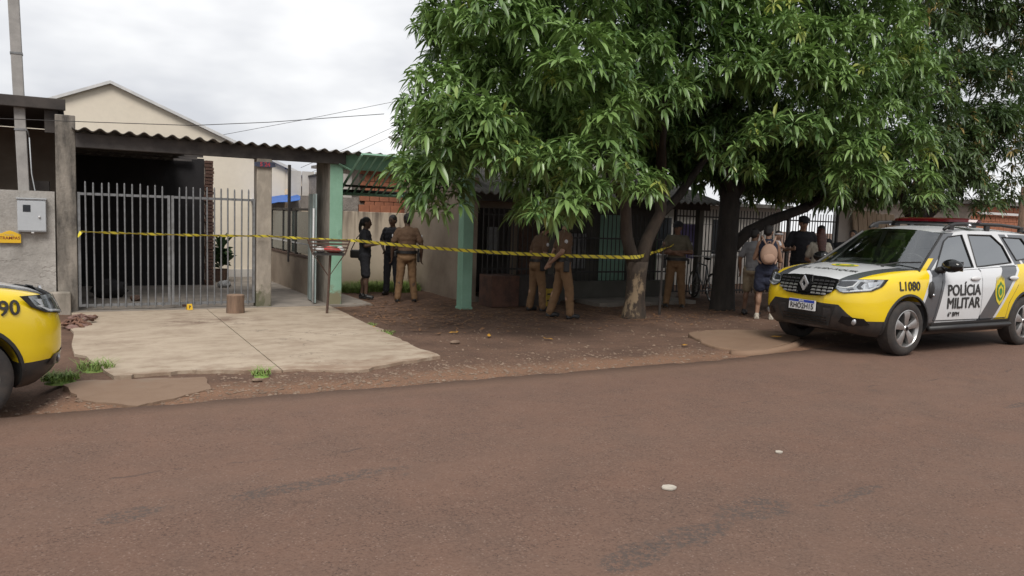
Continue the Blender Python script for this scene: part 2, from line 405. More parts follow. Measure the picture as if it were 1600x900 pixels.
# concrete driveway: two cast panels with a joint between them, broken front edge
def jag(p, q, n, amp, sd):
    rr = random.Random(sd); out = []
    for i in range(n):
        t = i/n; out.append((p[0]+(q[0]-p[0])*t+rr.uniform(-amp, amp)*(i > 0), p[1]+(q[1]-p[1])*t+rr.uniform(-amp, amp)*(i > 0)))
    return out
drive = tag(bpy.data.objects.new('driveway', None), 'pale concrete driveway with a broken front edge', kind='structure'); col.objects.link(drive)
gA, gB, gC, gD = G(178, 592)[:2], G(440, 583)[:2], G(560, 583)[:2], G(688, 560)[:2]
jt = (G(372, 520)[0]+.02, 7.55)
p1 = jag((-.02, 7.55), (.0, 3.2), 9, .025, 1)+jag((.0, 3.2), tuple(gA), 7, .04, 2)+jag(tuple(gA), tuple(G(300, 583)[:2]), 10, .035, 3)+jag(tuple(G(300, 583)[:2]), tuple(gB), 10, .035, 4)+[tuple(gB), jt]
p2 = [(jt[0]+.012, jt[1]), (gB[0]+.012, gB[1])]+jag((gB[0]+.03, gB[1]), tuple(gC), 8, .03, 5)+jag(tuple(gC), tuple(gD), 9, .045, 6)+jag(tuple(gD), tuple(G(625, 532)[:2]), 8, .05, 7)+jag(tuple(G(625, 532)[:2]), tuple(G(545, 494)[:2]), 9, .05, 8)+[tuple(G(545, 494)[:2]), (4.15, 7.55)]
top = lambda x, y: gz(x, y)+.028
for pp in (p1, p2): MB().slab(pp, lambda x, y: gz(x, y)-.12, top).build('concrete_panel', 'slab_concrete', drive)
p3 = jag(tuple(G(98, 605)[:2]), tuple(G(130, 628)[:2]), 6, .02, 11)+jag(tuple(G(130, 628)[:2]), tuple(G(215, 636)[:2]), 7, .02, 12)+jag(tuple(G(215, 636)[:2]), tuple(G(330, 610)[:2]), 9, .03, 13)+jag(tuple(G(330, 610)[:2]), tuple(G(320, 592)[:2]), 4, .02, 14)+jag(tuple(G(320, 592)[:2]), tuple(G(98, 600)[:2]), 10, .02, 15)
MB().slab(p3, lambda x, y: -.1, lambda x, y: .012+.012*(y-.2)).build('broken_apron', 'apron_concrete', drive)
for a, bq in [((370, 586), (470, 594)), ((180, 590), (330, 586))]:
    pass
# right kerb and apron by the car
apron = tag(bpy.data.objects.new('pavement', None), 'worn concrete pavement edge with rounded kerb beside the police car', kind='structure'); col.objects.link(apron)
q = [G(1075, 526), G(1095, 538), G(1125, 546), G(1165, 552), G(1205, 547), G(1240, 537), G(1250, 530), G(1225, 524), G(1180, 520), G(1120, 521)]
pp = []
for i in range(len(q)): pp += jag(tuple(q[i][:2]), tuple(q[(i+1) % len(q)][:2]), 5, .02, 30+i)
MB().slab(pp, -.15, lambda x, y: .03+.012*hn(x, y, 2)).build('apron_slab', 'dusty_concrete', apron, bevel=.02)
kerb_pts = [G(1140, 553), G(1165, 553.5), G(1190, 552), G(1215, 547.5), G(1238, 541), G(1250, 535)]
MB().tube([(p[0], p[1]-.02, -.01) for p in kerb_pts], .06, 10).build('kerb', 'kerb_concrete', apron, smooth=True)
for i in range(9):
    x0 = 9.35+i*1.02
    MB().box((x0, 1.32, -.1), (x0+1.0, 1.47, .10+.006*random.random())).build('kerbstone', 'kerb_concrete', apron, bevel=.02)
# ------------------------------------------------------------------ stuff: gravel, litter, grass
def rocks(name, label, pts, sizes, mat, seed):
    rg = np.random.default_rng(seed); b = MB()
    base = np.array([(0, 0, 1), (1, 0, 0), (.3, .95, 0), (-.8, .6, 0), (-.8, -.6, 0), (.3, -.95, 0), (0, 0, -1)], float)
    fs = [(0, 1, 2), (0, 2, 3), (0, 3, 4), (0, 4, 5), (0, 5, 1), (6, 2, 1), (6, 3, 2), (6, 4, 3), (6, 5, 4), (6, 1, 5)]
    for (x, y, z), s in zip(pts, sizes):
        a = rg.uniform(0, 6.28); k = base*(1+rg.uniform(-.3, .3, base.shape))*np.array([s*rg.uniform(.8, 1.5), s, s*rg.uniform(.35, .7)])
        kx = k[:, 0]*math.cos(a)-k[:, 1]*math.sin(a); ky = k[:, 0]*math.sin(a)+k[:, 1]*math.cos(a)
        b.add(np.stack([kx+x, ky+y, k[:, 2]+z+s*.12], 1), fs)
    return tag(b.build(name, mat), label, 'gravel', kind='stuff')
pts, szs = [], []
for i in range(9000):
    x = random.uniform(-2.5, 9.5); y = abs(random.gauss(.35, .38))+.02
    if x < 3.6 and y > 1.1+.2*random.random(): continue
    if x > 7: continue
    if random.random() > .35+.65*max(0, 1-(abs(x-2.2)/3.5)): continue
    pts.append((x, y, ground_z(x, y))); szs.append(random.choice([.004, .005, .006, .007, .008, .011, .018])*random.uniform(.7, 1.3))
for i in range(900):
    x = random.uniform(3.2, 11); y = random.uniform(.3, 6.5); pts.append((x, y, ground_z(x, y))); szs.append(random.uniform(.006, .02))
rocks('gravel', 'loose pale gravel along the broken edge of the street', pts, szs, 'stone', 3)
def litter():
    b = MB(); rg = random.Random(9)
    for i in range(2600):
        x = rg.uniform(4.2, 13.5); y = rg.triangular(2.6, 10.5, 5.6)
        if x > 7.0 and y > 6.6: continue
        z = ground_z(x, y)+.012; L, wd = rg.uniform(.06, .2), rg.uniform(.02, .045); a = rg.uniform(0, 6.28); c, s_ = math.cos(a), math.sin(a)
        v = [(-L/2, 0, rg.uniform(0, .02)), (0, -wd/2, .012), (L/2, 0, rg.uniform(0, .03)), (0, wd/2, .012)]
        b.add([(x+p[0]*c-p[1]*s_, y+p[0]*s_+p[1]*c, z+p[2]) for p in v], [(0, 1, 3), (1, 2, 3)])
    tag(b.build('leaf_litter', 'dry_leaf'), 'dry brown leaves littering the dirt under the trees', 'leaves', kind='stuff')
litter()
def blades(b, cx, cy, n, spread, h, rg, zf=ground_z):
    for i in range(n):
        a = rg.uniform(0, 6.28); r = spread*math.sqrt(rg.random()); x, y = cx+r*math.cos(a), cy+r*math.sin(a)*.8
        z = zf(x, y)-.005; hh = h*rg.uniform(.5, 1.2); ln = hh*rg.uniform(.3, 1.8); d = rg.uniform(0, 6.28); wd = .004+.004*rg.random()
        dx, dy = math.cos(d), math.sin(d); sx, sy = -dy*wd, dx*wd
        v = []
        for t in (0, .5, 1):
            px, py, pz = x+dx*ln*t*t, y+dy*ln*t*t, z+hh*t*(1-.25*t); k = 1-t*.9
            v += [(px-sx*k, py-sy*k, pz), (px+sx*k, py+sy*k, pz)]
        b.add(v, [(0, 1, 3, 2), (2, 3, 5, 4)])
rg = random.Random(4)
for (px, py, n, s_, h, lab) in [(95, 597, 260, .15, .10, 'low green weed clump under the bumper of the yellow car'), (150, 579, 170, .17, .11, 'spreading grass tuft at the left edge of the driveway'),
                            (408, 588, 60, .09, .09, 'thin grass tuft in the crack at the front of the driveway'), (603, 522, 70, .14, .05, 'small grass tuft at the right edge of the driveway'), (578, 510, 50, .1, .05, 'tiny weed by the driveway edge nearest the green pillar')]:
    g = G(px, py); b = MB(); blades(b, 0, 0, n, s_, h, rg, lambda x, y: 0.0)
    b.lathe([(0, .0), (s_*.5, -.006), (s_*.9, -.03)], 'z', 9)
    o = b.build('grass_tuft', 'grass_blade'); o.location = (g[0], g[1], gz(g[0], g[1])+.025); tag(o, lab, 'grass', 'grass tufts round the driveway')
b = MB()
for i in range(90): blades(b, rg.uniform(4.6, 7.0), rg.uniform(9.9, 10.9), 60, .22, .24, rg)
tag(b.build('grass', 'grass_blade'), 'strip of bright grass at the foot of the back wall', 'grass', kind='stuff')
# fallen yellow leaves, countable
for i, (px, py, lab) in enumerate([(708, 522, 'yellow fallen leaf on the dirt right of the driveway'), (764, 527, 'small yellow fallen leaf on bare dirt'), (857, 532, 'large orange fallen leaf in the middle of the dirt'), (1070, 542, 'orange fallen leaf at the tip of the concrete apron'), (583, 513, 'orange leaf by the grass at the driveway edge'), (1212, 533, 'yellow leaf lying on the kerb apron')]):
    g = G(px, py); b = MB(); b.add([(-.075, 0, .01), (-.02, -.03, .018), (.05, -.022, .012), (.085, 0, .028), (.05, .024, .016), (-.02, .03, .02)], [(0, 1, 5), (1, 2, 4, 5), (2, 3, 4)])
    o = b.build('fallen_leaf', 'yellow_leaf'); o.location = (g[0], g[1], gz(g[0], g[1])+(.012 if i < 5 else .05)); o.rotation_euler = (0, 0, 1.1*i); tag(o, lab, 'leaf', 'yellow fallen leaves')
for (px, py, r, lab) in [(1045, 765, .045, 'pale round disc lying on the asphalt'), (1217, 709, .026, 'small white scrap lying on the asphalt')]:
    g = G(px, py); b = MB(); n = 14
    b.add([(r*math.cos(6.28*i/n)*(1+.1*math.sin(i*2.1)), r*.9*math.sin(6.28*i/n)*(1+.08*math.cos(i*3)), zz) for zz in (0, .008) for i in range(n)], [tuple(range(n, 2*n))]+[(i, (i+1) % n, (i+1) % n+n, i+n) for i in range(n)])
    o = b.build('flattened_lid', 'white_line'); o.location = (g[0], g[1], .0095); tag(o, lab, 'litter')
for (px, py, s_, lab) in [(711, 537, .07, 'flat grey stone on the dirt between driveway and trees'), (500, 484, .06, 'pale stone at the foot of the green pillar'), (402, 596, .05, 'pale broken chunk at the front of the driveway')]:
    g = G(px, py); b = MB(); b.ball((0, 0, 0), (s_, s_*.7, s_*.4), 9, 6)
    b.v = [(x*(1+.15*hn(y*30, z*30, 1)), y*(1+.15*hn(x*30, z*20, 1, 2)), z) for x, y, z in b.v]
    o = b.build('stone', 'stone', smooth=40); o.location = (g[0], g[1], gz(g[0], g[1])+s_*.25); tag(o, lab, 'stone')
# ------------------------------------------------------------------ left yard: wall, meter box, plaque, pole, shelter
YF = 7.7
wl = thing('boundary_wall', 'rough grey plastered boundary wall at the left edge', 'wall', (-2.6, YF, -.2))
b = MB(); nx, nz = 44, 22
vv = []
for k in range(nz+1):
    for i in range(nx+1):
        x = -2.4+4.78*i/nx; z = -.1+2.03*k/nz
        rough_ = .012 if z > .95 else .04
        vv.append((x, -.1-rough_*max(0, hn(x, z, 2.2, 3))-.008*hn(x, z, 7), z))
n = nx+1; o = len(vv); vv += [(-2.4, .06, -.1), (2.38, .06, -.1), (2.38, .06, 1.93), (-2.4, .06, 1.93)]
b.add(vv, [(k*n+i, k*n+i+1, (k+1)*n+i+1, (k+1)*n+i) for k in range(nz) for i in range(nx)]+[(o, o+3, o+2, o+1), tuple([nz*n+i for i in range(n)]+[o+2, o+3]), tuple([k*n+nx for k in range(nz+1)]+[o+2, o+1])])
b.build('render_coat', 'plaster_grey', wl, smooth=60)
mb = thing('meter_box', 'light grey electricity meter box with small window on grey wall', 'meter box', (-.525, YF-.13, 1.35))
MB().box((-.19, -.075, -.255), (.19, .03, .25)).build('case', 'box_grey', mb, bevel=.008)
MB().box((-.185, -.087, -.235), (.185, -.076, .22)).build('door', 'box_grey', mb, bevel=.004)
MB().box((-.2, -.1, .25), (.2, .03, .268)).build('rain_lip', 'box_grey', mb)
MB().box((-.115, -.092, .055), (-.015, -.0885, .16)).build('window', 'dark_glass', mb)
MB().lathe([(0, -.025), (.016, -.022), (.018, 0), (0, 0)], 'y', 12, c=(.1, -.087, -.02)).build('knob', 'white_trim', mb, smooth=True)
MB().box((-.01, -.095, -.272), (.025, -.05, -.256)).build('latch', 'white_trim', mb)
sg = thing('house_plaque', 'small yellow arched plaque with dark red lettering on the grey wall', 'plaque', (-.82, YF-.14, 1.01))
MB().prism([(-.16, -.09), (.145, -.09), (.145, .045), (.10, .06), (.05, .085), (0, .10), (-.05, .085), (-.10, .06), (-.16, .045)], -.016, 0).build('board', 'sign_yellow', sg, bevel=.003)
lettering('lettering', 'TRAMPAS', .062, 'sign_red', sg, lambda u, v: (u, -.019, v-.015), bold=.001)
lettering('lettering', 'Casa dos', .034, 'white_line', sg, lambda u, v: (u-.01, -.019, v+.035), shear=.3)
po = thing('utility_pole', 'slender pale concrete pole rising behind the grey wall', 'pole', (-.58, YF+.12, -.2))
MB().box((-.075, -.075, 0), (.075, .075, 6.2)).build('shaft', 'pole_concrete', po, bevel=.012); po.rotation_euler = (0, math.radians(-1.6), 0)
for z in (2.85, 4.0): MB().box((-.083, -.083, z), (.083, .083, z+.03)).build('band', 'grey_metal', po)
MB().tube([(.11, -.05, 2.75), (.115, -.05, 2.2), (.15, -.02, 1.9), (.19, .0, 1.75)], .009, 6).build('conduit', 'box_grey', po, smooth=True)
MB().tube([(.11, -.05, 2.75), (.09, -.06, 2.85), (.06, -.06, 2.9)], .01, 6).build('conduit', 'grey_metal', po, smooth=True)
sh = thing('open_shelter', 'dark soot stained open shelter with flat roof behind the grey wall', 'shelter', (-2.6, 9.8, -.2))
MB().box((-2.6, -2.05, 3.22), (2.52, 2.1, 3.34)).build('roof_slab', 'dark_wood', sh, bevel=.01)
MB().box((-2.6, -2.17, 3.20), (2.55, -2.06, 3.37)).build('fascia', 'dark_wood', sh, bevel=.01)
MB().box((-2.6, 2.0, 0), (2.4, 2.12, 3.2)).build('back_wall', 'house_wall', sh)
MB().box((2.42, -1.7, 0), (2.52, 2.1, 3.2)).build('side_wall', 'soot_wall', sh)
MB().box((2.26, -2.04, 2.85), (2.44, -1.9, 3.2)).build('corbel', 'dark_wood', sh)
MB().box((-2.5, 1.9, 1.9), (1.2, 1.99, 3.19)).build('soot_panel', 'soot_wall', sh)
MB().box((1.9, -1.6, 1.4), (2.3, -1.2, 2.1)).build('shelf', 'dark_wood', sh)
MB().box((1.55, -1.86, 0), (1.60, -1.81, 2.4)).build('post', 'white_trim', sh)
# ------------------------------------------------------------------ carport
cpt = thing('carport', 'soot blackened carport with corrugated roof behind the grey bar gate', 'carport', (2.0, 9.5, -.2))
ox, oy, oz = 2.0, 9.5, -.2
def cb(x0, y0, z0, x1, y1, z1): return MB().box((x0-ox, y0-oy, z0-oz), (x1-ox, y1-oy, z1-oz))
cb(-.2, 7.6, -.4, .08, 7.88, 2.93).build('pillar', 'plaster_mould', cpt, bevel=.015)
cb(2.85, 7.6, -.4, 3.11, 7.86, 2.46).build('pillar', 'pillar_mossy', cpt, bevel=.015)
cb(-.34, 7.42, -.4, -.02, 7.6, .16).build('plinth', 'pillar_concrete', cpt, bevel=.02)
cb(.08, 7.6, 2.44, 4.45, 7.74, 2.665).build('front_beam', 'beam_dark', cpt, bevel=.01)
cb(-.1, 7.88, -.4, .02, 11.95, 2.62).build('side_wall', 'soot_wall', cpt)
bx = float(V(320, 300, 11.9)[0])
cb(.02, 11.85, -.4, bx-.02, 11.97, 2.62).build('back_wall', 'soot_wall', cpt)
cb(-.1, 7.5, -.4, 5.0, 13.9, -.165).build('floor', 'floor_concrete', cpt)
for i in range(5): cb(.02, 8.3+i*.85, 2.54, (2.3 if i > 1 else 4.3), 8.36+i*.85, 2.66).build('rafter', 'beam_dark', cpt)
for i in range(6):      # corrugated sheets
    x0, x1 = .03+i*.92, .03+(i+1)*.92+.06; dep = 11.95 if i < 2 else 9.15; nn = 36; v = []
    for yy in (7.40, 7.41, dep):
        for t in (1, 0):
            for k in range(nn+1):
                x = x0+(x1-x0)*k/nn; zz = 2.715-.014*x-(yy-7.4)*.03+.027*math.cos(2*math.pi*x/.21)+(.008 if t else 0)+(.004*(i % 2))
                v.append((x-ox, yy-oy, zz-oz))
    n = nn+1; f = []
    for r in (0,):
        for k in range(nn):
            f += [(k, k+1, n+k+1, n+k), (k, k+1, 4*n+k+1, 4*n+k)[::-1], (n+k, n+k+1, 5*n+k+1, 5*n+k), (4*n+k, 4*n+k+1, 5*n+k+1, 5*n+k)]
    bb = MB(); bb.add(v, f); bb.build('roof_sheet', 'fibre_cement', cpt, smooth=50)
# brick pier at the end of the back wall, each course two bricks
pier = MB().box((bx-.02-ox, 11.83-oy, 0), (bx+.16-ox, 11.97-oy, 2.78)).build('brick_pier', 'mortar', cpt)
bm_ = MB().box((-.085, -.07, -.03), (.085, .07, .03)).mesh('brick', 'old_brick')
for k in range(37):
    o = bpy.data.objects.new('brick', bm_); col.objects.link(o); o.parent = pier; o.location = (bx+.07-ox+random.uniform(-.02, .02), 11.79-oy+random.uniform(-.012, .012), .05+k*.075)
# things in the carport
o = thing('pot_plant', 'leafy dark pot plant in the burnt carport', 'plant', (bx+.45, 12.6, -.165))
MB().lathe([(0, 0), (.12, 0), (.17, .3), (.155, .3), (.12, .05), (0, .04)], 'z', 16).build('pot', 'rust', o, smooth=40)
b = MB(); rg = random.Random(3)
for i in range(60):
    a = rg.uniform(0, 6.28); e = rg.uniform(.2, 1.3); L_ = rg.uniform(.25, .6); d = (math.cos(a)*math.cos(e), math.sin(a)*math.cos(e), math.sin(e)); s_ = (-math.sin(a)*.05, math.cos(a)*.05, 0)
    p0 = (0, 0, .3+.5*rg.random()); pm_ = tuple(p0[k]+d[k]*L_*.6 for k in range(3)); pt = tuple(p0[k]+d[k]*L_-(.12 if k == 2 else 0) for k in range(3))
    b.add([p0, tuple(pm_[k]-s_[k] for k in range(3)), pt, tuple(pm_[k]+s_[k] for k in range(3))], [(0, 1, 2), (0, 2, 3)])
pm('dark_leaf', (.03, .07, .02), None, 9, .5, 0)
b.build('leaves', 'dark_leaf', o)['kind'] = 'stuff'
rs = random.Random(12)
for i, (x, y, s_, mt, lab) in enumerate([(1.0, 8.9, .1, 'rust', 'pale crumpled bag on the burnt carport floor'), (.6, 9.6, .3, 'soot_wall', 'charred heap at the back of the carport'), (bx+.3, 11.2, .14, 'paper', 'grey crumpled scrap at the foot of the brick pier')]):
    b = MB(); b.ball((0, 0, 0), (s_, s_*.8, s_*.6), 14, 9); b.v = [(p[0]*(1+.3*hn(p[1]*20, p[2]*20, 1, i)), p[1]*(1+.3*hn(p[0]*20, p[2]*20, 1, i+4)), p[2]*(1+.25*hn(p[0]*22, p[1]*20, 1, i))) for p in b.v]
    o = b.build('debris_heap', mt, smooth=50); o.location = (x, y, -.165+s_*.5); tag(o, lab, 'debris')
# number tag on the pillar
ng = thing('number_plate', 'small dark plate with red house number on the concrete pillar', 'number plate', (2.98, 7.585, 2.345))
pm('plate_blue', (.05, .06, .10), None, 9, .5, 0); pm('tag_red', (.45, .05, .07), None, 9, .5, 0)
MB().box((-.18, -.02, -.035), (.18, 0, .035)).build('board', 'plate_blue', ng)
MB().box((-.135, -.026, -.045), (.14, -.0205, .045)).build('number_panel', 'plate_blue', ng)
lettering('lettering', '5 24', .10, 'tag_red', ng, lambda u, v: (u, -.029, v), bold=.003)
# ------------------------------------------------------------------ grey bar gate
def bar_gate(x0, x1, n, lab, group, z0=-.12, rail=1.74, tip=1.9, y=7.66, mat='grey_metal', r=.0135, rz=0, low=None):
    g = thing('bar_gate', lab, 'gate', (x0, y, z0), rz, group); W = x1-x0
    MB().box((0, -.02, .02), (.04, .02, rail-z0)).build('stile', mat, g); MB().box((W-.04, -.02, .02), (W, .02, rail-z0)).build('stile', mat, g)
    MB().box((.04, -.016, rail-z0-.045), (W-.04, .016, rail-z0-.005)).build('rail', mat, g); MB().box((.04, -.016, .02), (W-.04, .016, .06)).build('rail', mat, g)
    me = MB().tube([(0, 0, .0), (0, 0, tip-z0-.04), (0, 0, tip-z0-.01), (0, 0, tip-z0)], [r, r, r*.8, r*.3], 8).mesh('bar', mat, smooth=50)
    for i in range(n):
        o = bpy.data.objects.new('bar', me); col.objects.link(o); o.parent = g; o.location = (.12+(W-.24)*i/(n-1), -.033, 0)
        o.rotation_euler = (0, random.uniform(-.004, .004), 0); o.scale = (1, 1, 1+random.uniform(-.008, .008))
    return g
gt = bar_gate(.09, 1.45, 11, 'grey steel bar gate leaf next to the mouldy pillar', 'leaves of the grey carport gate')
bar_gate(1.47, 2.83, 11, 'grey steel bar gate leaf next to the concrete pillar', 'leaves of the grey carport gate')
# open sheet metal door of the passage
ld = thing('sheet_gate', 'pale ribbed metal gate standing open against the green pillar', 'gate', (3.94, 7.72, -.14), math.radians(-6))
for i in range(5): MB().box((-.012-.012*(i % 2), .03+i*.17, .0), (.012-.012*(i % 2), .19+i*.17, 2.02)).build('ribbed_panel', 'pale_metal', ld)
MB().tube([(-.05, .0, .0), (-.05, .0, 1.75)], .017, 8).build('stile', 'white_trim', ld, smooth=True)
MB().box((-.09, -.01, 1.0), (-.03, .03, 1.12)).build('lock', 'grey_metal', ld)
# green pillar and beam
gp = thing('green_pillar', 'mint green painted pillar with grey side beside the driveway', 'pillar', (4.29, 8.05, -.2))
MB().box((-.12, -.38, -.2), (.12, .55, 2.70)).build('core', 'pillar_concrete', gp, bevel=.01)
MB().box((-.118, -.386, -.2), (.125, -.381, 2.70)).build('painted_face', 'green_worn', gp)
MB().box((.1205, -.386, -.2), (.126, .55, 2.70)).build('painted_face', 'green_worn', gp)
bm2 = MB().box((.127, -.33, 2.56), (2.32, -.2, 2.86)).build('lintel', 'green_paint', gp)
gpost = thing('green_post', 'mint green square post standing under the tree', 'post', (6.5, 6.68, -.2))
MB().box((-.11, -.11, -.1), (.11, .11, 2.62)).build('shaft', 'green_paint', gpost, bevel=.012)
MB().box((-.125, -.125, -.1), (.125, .125, .05)).build('foot', 'green_paint', gpost, bevel=.01)
# lifted tilting gate: green frame with bars, hung below the lintel
tg = thing('tilting_gate', 'green barred tilting gate swung up under the lintel', 'gate', (4.45, 8.0, 0))
A1, A2 = np.array([.12, -.95, 2.60]), np.array([.12, .45, 1.92])
W_ = 1.95
for nm, p, q in [('frame_bar', A1, A1+[W_, 0, 0]), ('frame_bar', A2, A2+[W_, 0, 0]), ('frame_bar', A1, A2), ('frame_bar', A1+[W_, 0, 0], A2+[W_, 0, 0])]:
    MB().tube([p, q], .03, 4).build(nm, 'green_paint', tg)
Am = A1*.22+A2*.78; MB().tube([Am, Am+[W_, 0, 0]], .022, 4).build('frame_bar', 'black_metal', tg)
Am = A2+[0, .02, .06]; MB().tube([Am, Am+[W_, 0, 0]], .03, 4).build('frame_bar', 'black_metal', tg)
for i in range(1, 13):
    p = A1+[W_*i/13, 0, .012]; q = A2+[W_*i/13, 0, .012]; MB().tube([p, q], .02, 4).build('bar', 'green_paint', tg)
MB().tube([A1*.6+A2*.4, A1*.6+A2*.4+[-.25, -.0, .12]], .018, 4).build('arm', 'green_paint', tg)
# ------------------------------------------------------------------ passage: low wall with glazed screen, tarp
p0, p1 = VX(423, 405, 4.22), VX(482, 413, 4.22)
yn, yfv = float(p1[1]), float(p0[1])
sw = thing('glazed_screen', 'dim glass screen in dark frame on a low wall in the passage', 'window', (4.26, yn, -.2))
D_ = yfv-yn
MB().box((-.06, -.1, 0), (.06, D_+.6, .78)).build('low_wall', 'house_wall', sw); MB().box((-.07, -.1, .78), (.07, D_+.6, .82)).build('sill', 'rust', sw)
pm('screen_glass', (.10, .12, .11), (.07, .085, .08), 2, .15, 0)
k = 3
for i in range(k):
    y0, y1 = D_*i/k, D_*(i+1)/k
    MB().box((-.012, y0+.05, .86), (.004, y1-.03, 1.74)).build('pane', 'screen_glass', sw)
    MB().box((-.03, y0-.025, .82), (.03, y0+.03, 1.80)).build('mullion', 'black_metal', sw)
MB().box((-.03, -.02, 1.76), (.03, D_+.05, 1.81)).build('head_rail', 'black_metal', sw); MB().box((-.03, D_, .82), (.03, D_+.05, 1.80)).build('mullion', 'black_metal', sw)
MB().box((-.02, .06, 1.05), (.03, D_, 1.08)).build('glazing_bar', 'white_trim', sw)
pst = float(VX(445, 300, 4.1)[1])
MB().box((-.09, pst-yn-.035, .62), (-.035, pst-yn+.035, 2.75)).build('post', 'black_metal', sw)
tp = thing('blue_tarp', 'blue tarpaulin awning above the glass screen', 'tarp', (4.25, yfv+.3, 1.64))
b = MB(); n = 10; v = []
for zt in (0, .012):
    for j in range(n+1):
        for i in range(5):
            v.append((-.25+.25*i, -.9+2.0*j/n, .03+.18*i/4+.12*j/n+.02*math.sin(i*2+j)+zt))
m_ = (n+1)*5
b.add(v, [(j*5+i, j*5+i+1, (j+1)*5+i+1, (j+1)*5+i) for j in range(n) for i in range(4)]+[(m_+j*5+i, m_+(j+1)*5+i, m_+(j+1)*5+i+1, m_+j*5+i+1) for j in range(n) for i in range(4)]+[(i, i+1, m_+i+1, m_+i) for i in range(4)]+[(j*5, (j+1)*5, m_+(j+1)*5, m_+j*5) for j in range(n)])
b.build('sheet', 'blue_tarp', tp, smooth=True)
MB().tube([(-.27, -.9, .05), (-.27, 1.1, .17)], .02, 6).build('edge_pole', 'white_trim', tp)
# ------------------------------------------------------------------ beige gabled house behind
gh = thing('gabled_house', 'tall cream house with plain gable behind the carport', 'house', (.83, 14, -.2))
hw, za, ze = 4.0, 4.52, 2.84
MB().prism([(-hw, 0), (hw, 0), (hw, ze), (0, za), (-hw, ze)], 0, 7).build('gable_wall', 'beige_wall', gh)
for s_ in (-1, 1):
    MB().add([(0, -.12, za+.0), (0, -.12, za+.07), (s_*(hw+.5), -.12, ze-.21+.07), (s_*(hw+.5), -.12, ze-.21), (0, 7.2, za), (0, 7.2, za+.07), (s_*(hw+.5), 7.2, ze-.14), (s_*(hw+.5), 7.2, ze-.21)],
             [(0, 1, 2, 3), (4, 7, 6, 5), (1, 5, 6, 2), (0, 3, 7, 4), (3, 2, 6, 7), (0, 4, 5, 1)]).build('roof_slope', 'white_trim', gh)
MB().prism([(hw+.002, ze-.55), (hw+.45, ze-.45), (hw+.45, ze-.22), (hw+.002, ze-.02)], .02, 6.9).build('eave_box', 'beige_wall', gh)
MB().tube([(-1.02, -.03, 3.3), (-1.02, -.03, 4.02)], .025, 6).build('down_pipe', 'dark_wood', gh)
MB().box((1.2, -.06, 0), (4.0, -.003, .22)).build('plinth', 'pale_wall', gh)
# low tiled house and rough block wall beyond the passage
lh = thing('low_house', 'low house with pale corrugated roof seen through the passage', 'house', (6.6, 17, -.2))
MB().box((-2.2, -1.5, 0), (1.2, 2, 1.75)).build('wall', 'beige_wall', lh)
for s0 in range(3):
    v = []; nn = 30
    for yy, zz in ((-1.9, 1.72), (2.2, 2.62)):
        for t in (0, .03):
            for k in range(nn+1):
                x = -2.6+s0*1.4+1.42*k/nn; v.append((x, yy, zz+.035*math.cos(2*math.pi*x/.25)+t))
    n = nn+1; bb = MB(); bb.add(v, [q for k in range(nn) for q in ((k, k+1, 2*n+k+1, 2*n+k), (n+k, n+k+1, 3*n+k+1, 3*n+k), (k, n+k, n+k+1, k+1))]); bb.build('roof_sheet', 'plank', lh, smooth=60)
q0, q1 = VX(463, 281, 5.3), VX(500, 273, 5.3)
bw = thing('block_wall', 'rough grey block wall rising behind the passage', 'wall', (5.3, float(q1[1]), -.2))
Lw = float(q0[1]-q1[1])
MB().add([(0, -1.2, 0), (.15, -1.2, 0), (.15, Lw, 0), (0, Lw, 0), (0, -1.2, q1[2]+.2+.03), (.15, -1.2, q1[2]+.23), (.15, Lw, q0[2]+.2), (0, Lw, q0[2]+.2)], [(3, 2, 1, 0), (4, 5, 6, 7), (0, 1, 5, 4), (1, 2, 6, 5), (2, 3, 7, 6), (3, 0, 4, 7)]).build('blockwork', 'rough_block', bw)
MB().add([(-.03, -1.2, q1[2]+.232), (.18, -1.2, q1[2]+.232), (.18, Lw, q0[2]+.202), (-.03, Lw, q0[2]+.202), (-.03, -1.2, q1[2]+.27), (.18, -1.2, q1[2]+.27), (.18, Lw, q0[2]+.24), (-.03, Lw, q0[2]+.24)], [(3, 2, 1, 0), (4, 5, 6, 7), (0, 1, 5, 4), (1, 2, 6, 5), (2, 3, 7, 6), (3, 0, 4, 7)]).build('coping', 'dark_wood', bw)
# back yard wall
a_ = MatB('stained_wall'); x, y, z = a_.xyz(); n1 = a_.noise(1.5, 5, .6).sstep(.3, .7); dr = a_.noise(5, 4, .6, (1.6, 1.6, .12), off=3).sstep(.42, .62); tp_ = (z-.6+a_.noise(2, 4, .6)*.8).sstep(.6, 1.6)
c = mixc(a_.nt, n1, (.56, .47, .37), (.46, .385, .30)); c = mixc(a_.nt, dr*tp_*.95, c, (.13, .10, .08)); c = mixc(a_.nt, (z*-1.0+.45).sstep(.0, .5)*.6, c, (.24, .15, .095)); a_.col(c); a_.rough(.95); a_.bump(a_.noise(14, 5, .6), .3, .01); M['stained_wall'] = a_.m
yw = thing('yard_wall', 'water stained beige wall at the back of the yard', 'wall', (5.8, 11.0, -.2))
MB().box((-1.3, 0, -.1), (1.28, .14, 1.78)).build('render_coat', 'stained_wall', yw, bevel=.01)
MB().box((-1.3, .01, 1.781), (.02, .13, 2.1)).build('rough_top', 'rough_block', yw, bevel=.01)
bk = MB().box((-.125, -.06, -.08), (.125, .06, .08)).mesh('brick', 'brick')
for i in range(4):
    o = bpy.data.objects.new('brick', bk); col.objects.link(o); o.parent = yw; o.location = (.16+i*.262, .075, 1.781+.082)
bh = thing('brick_house', 'unfinished orange brick house behind the yard wall', 'house', (7.4, 13.4, -.2))
MB().box((-.76, .08, 0), (2.0, 3, 3.0)).build('core', 'mortar', bh)
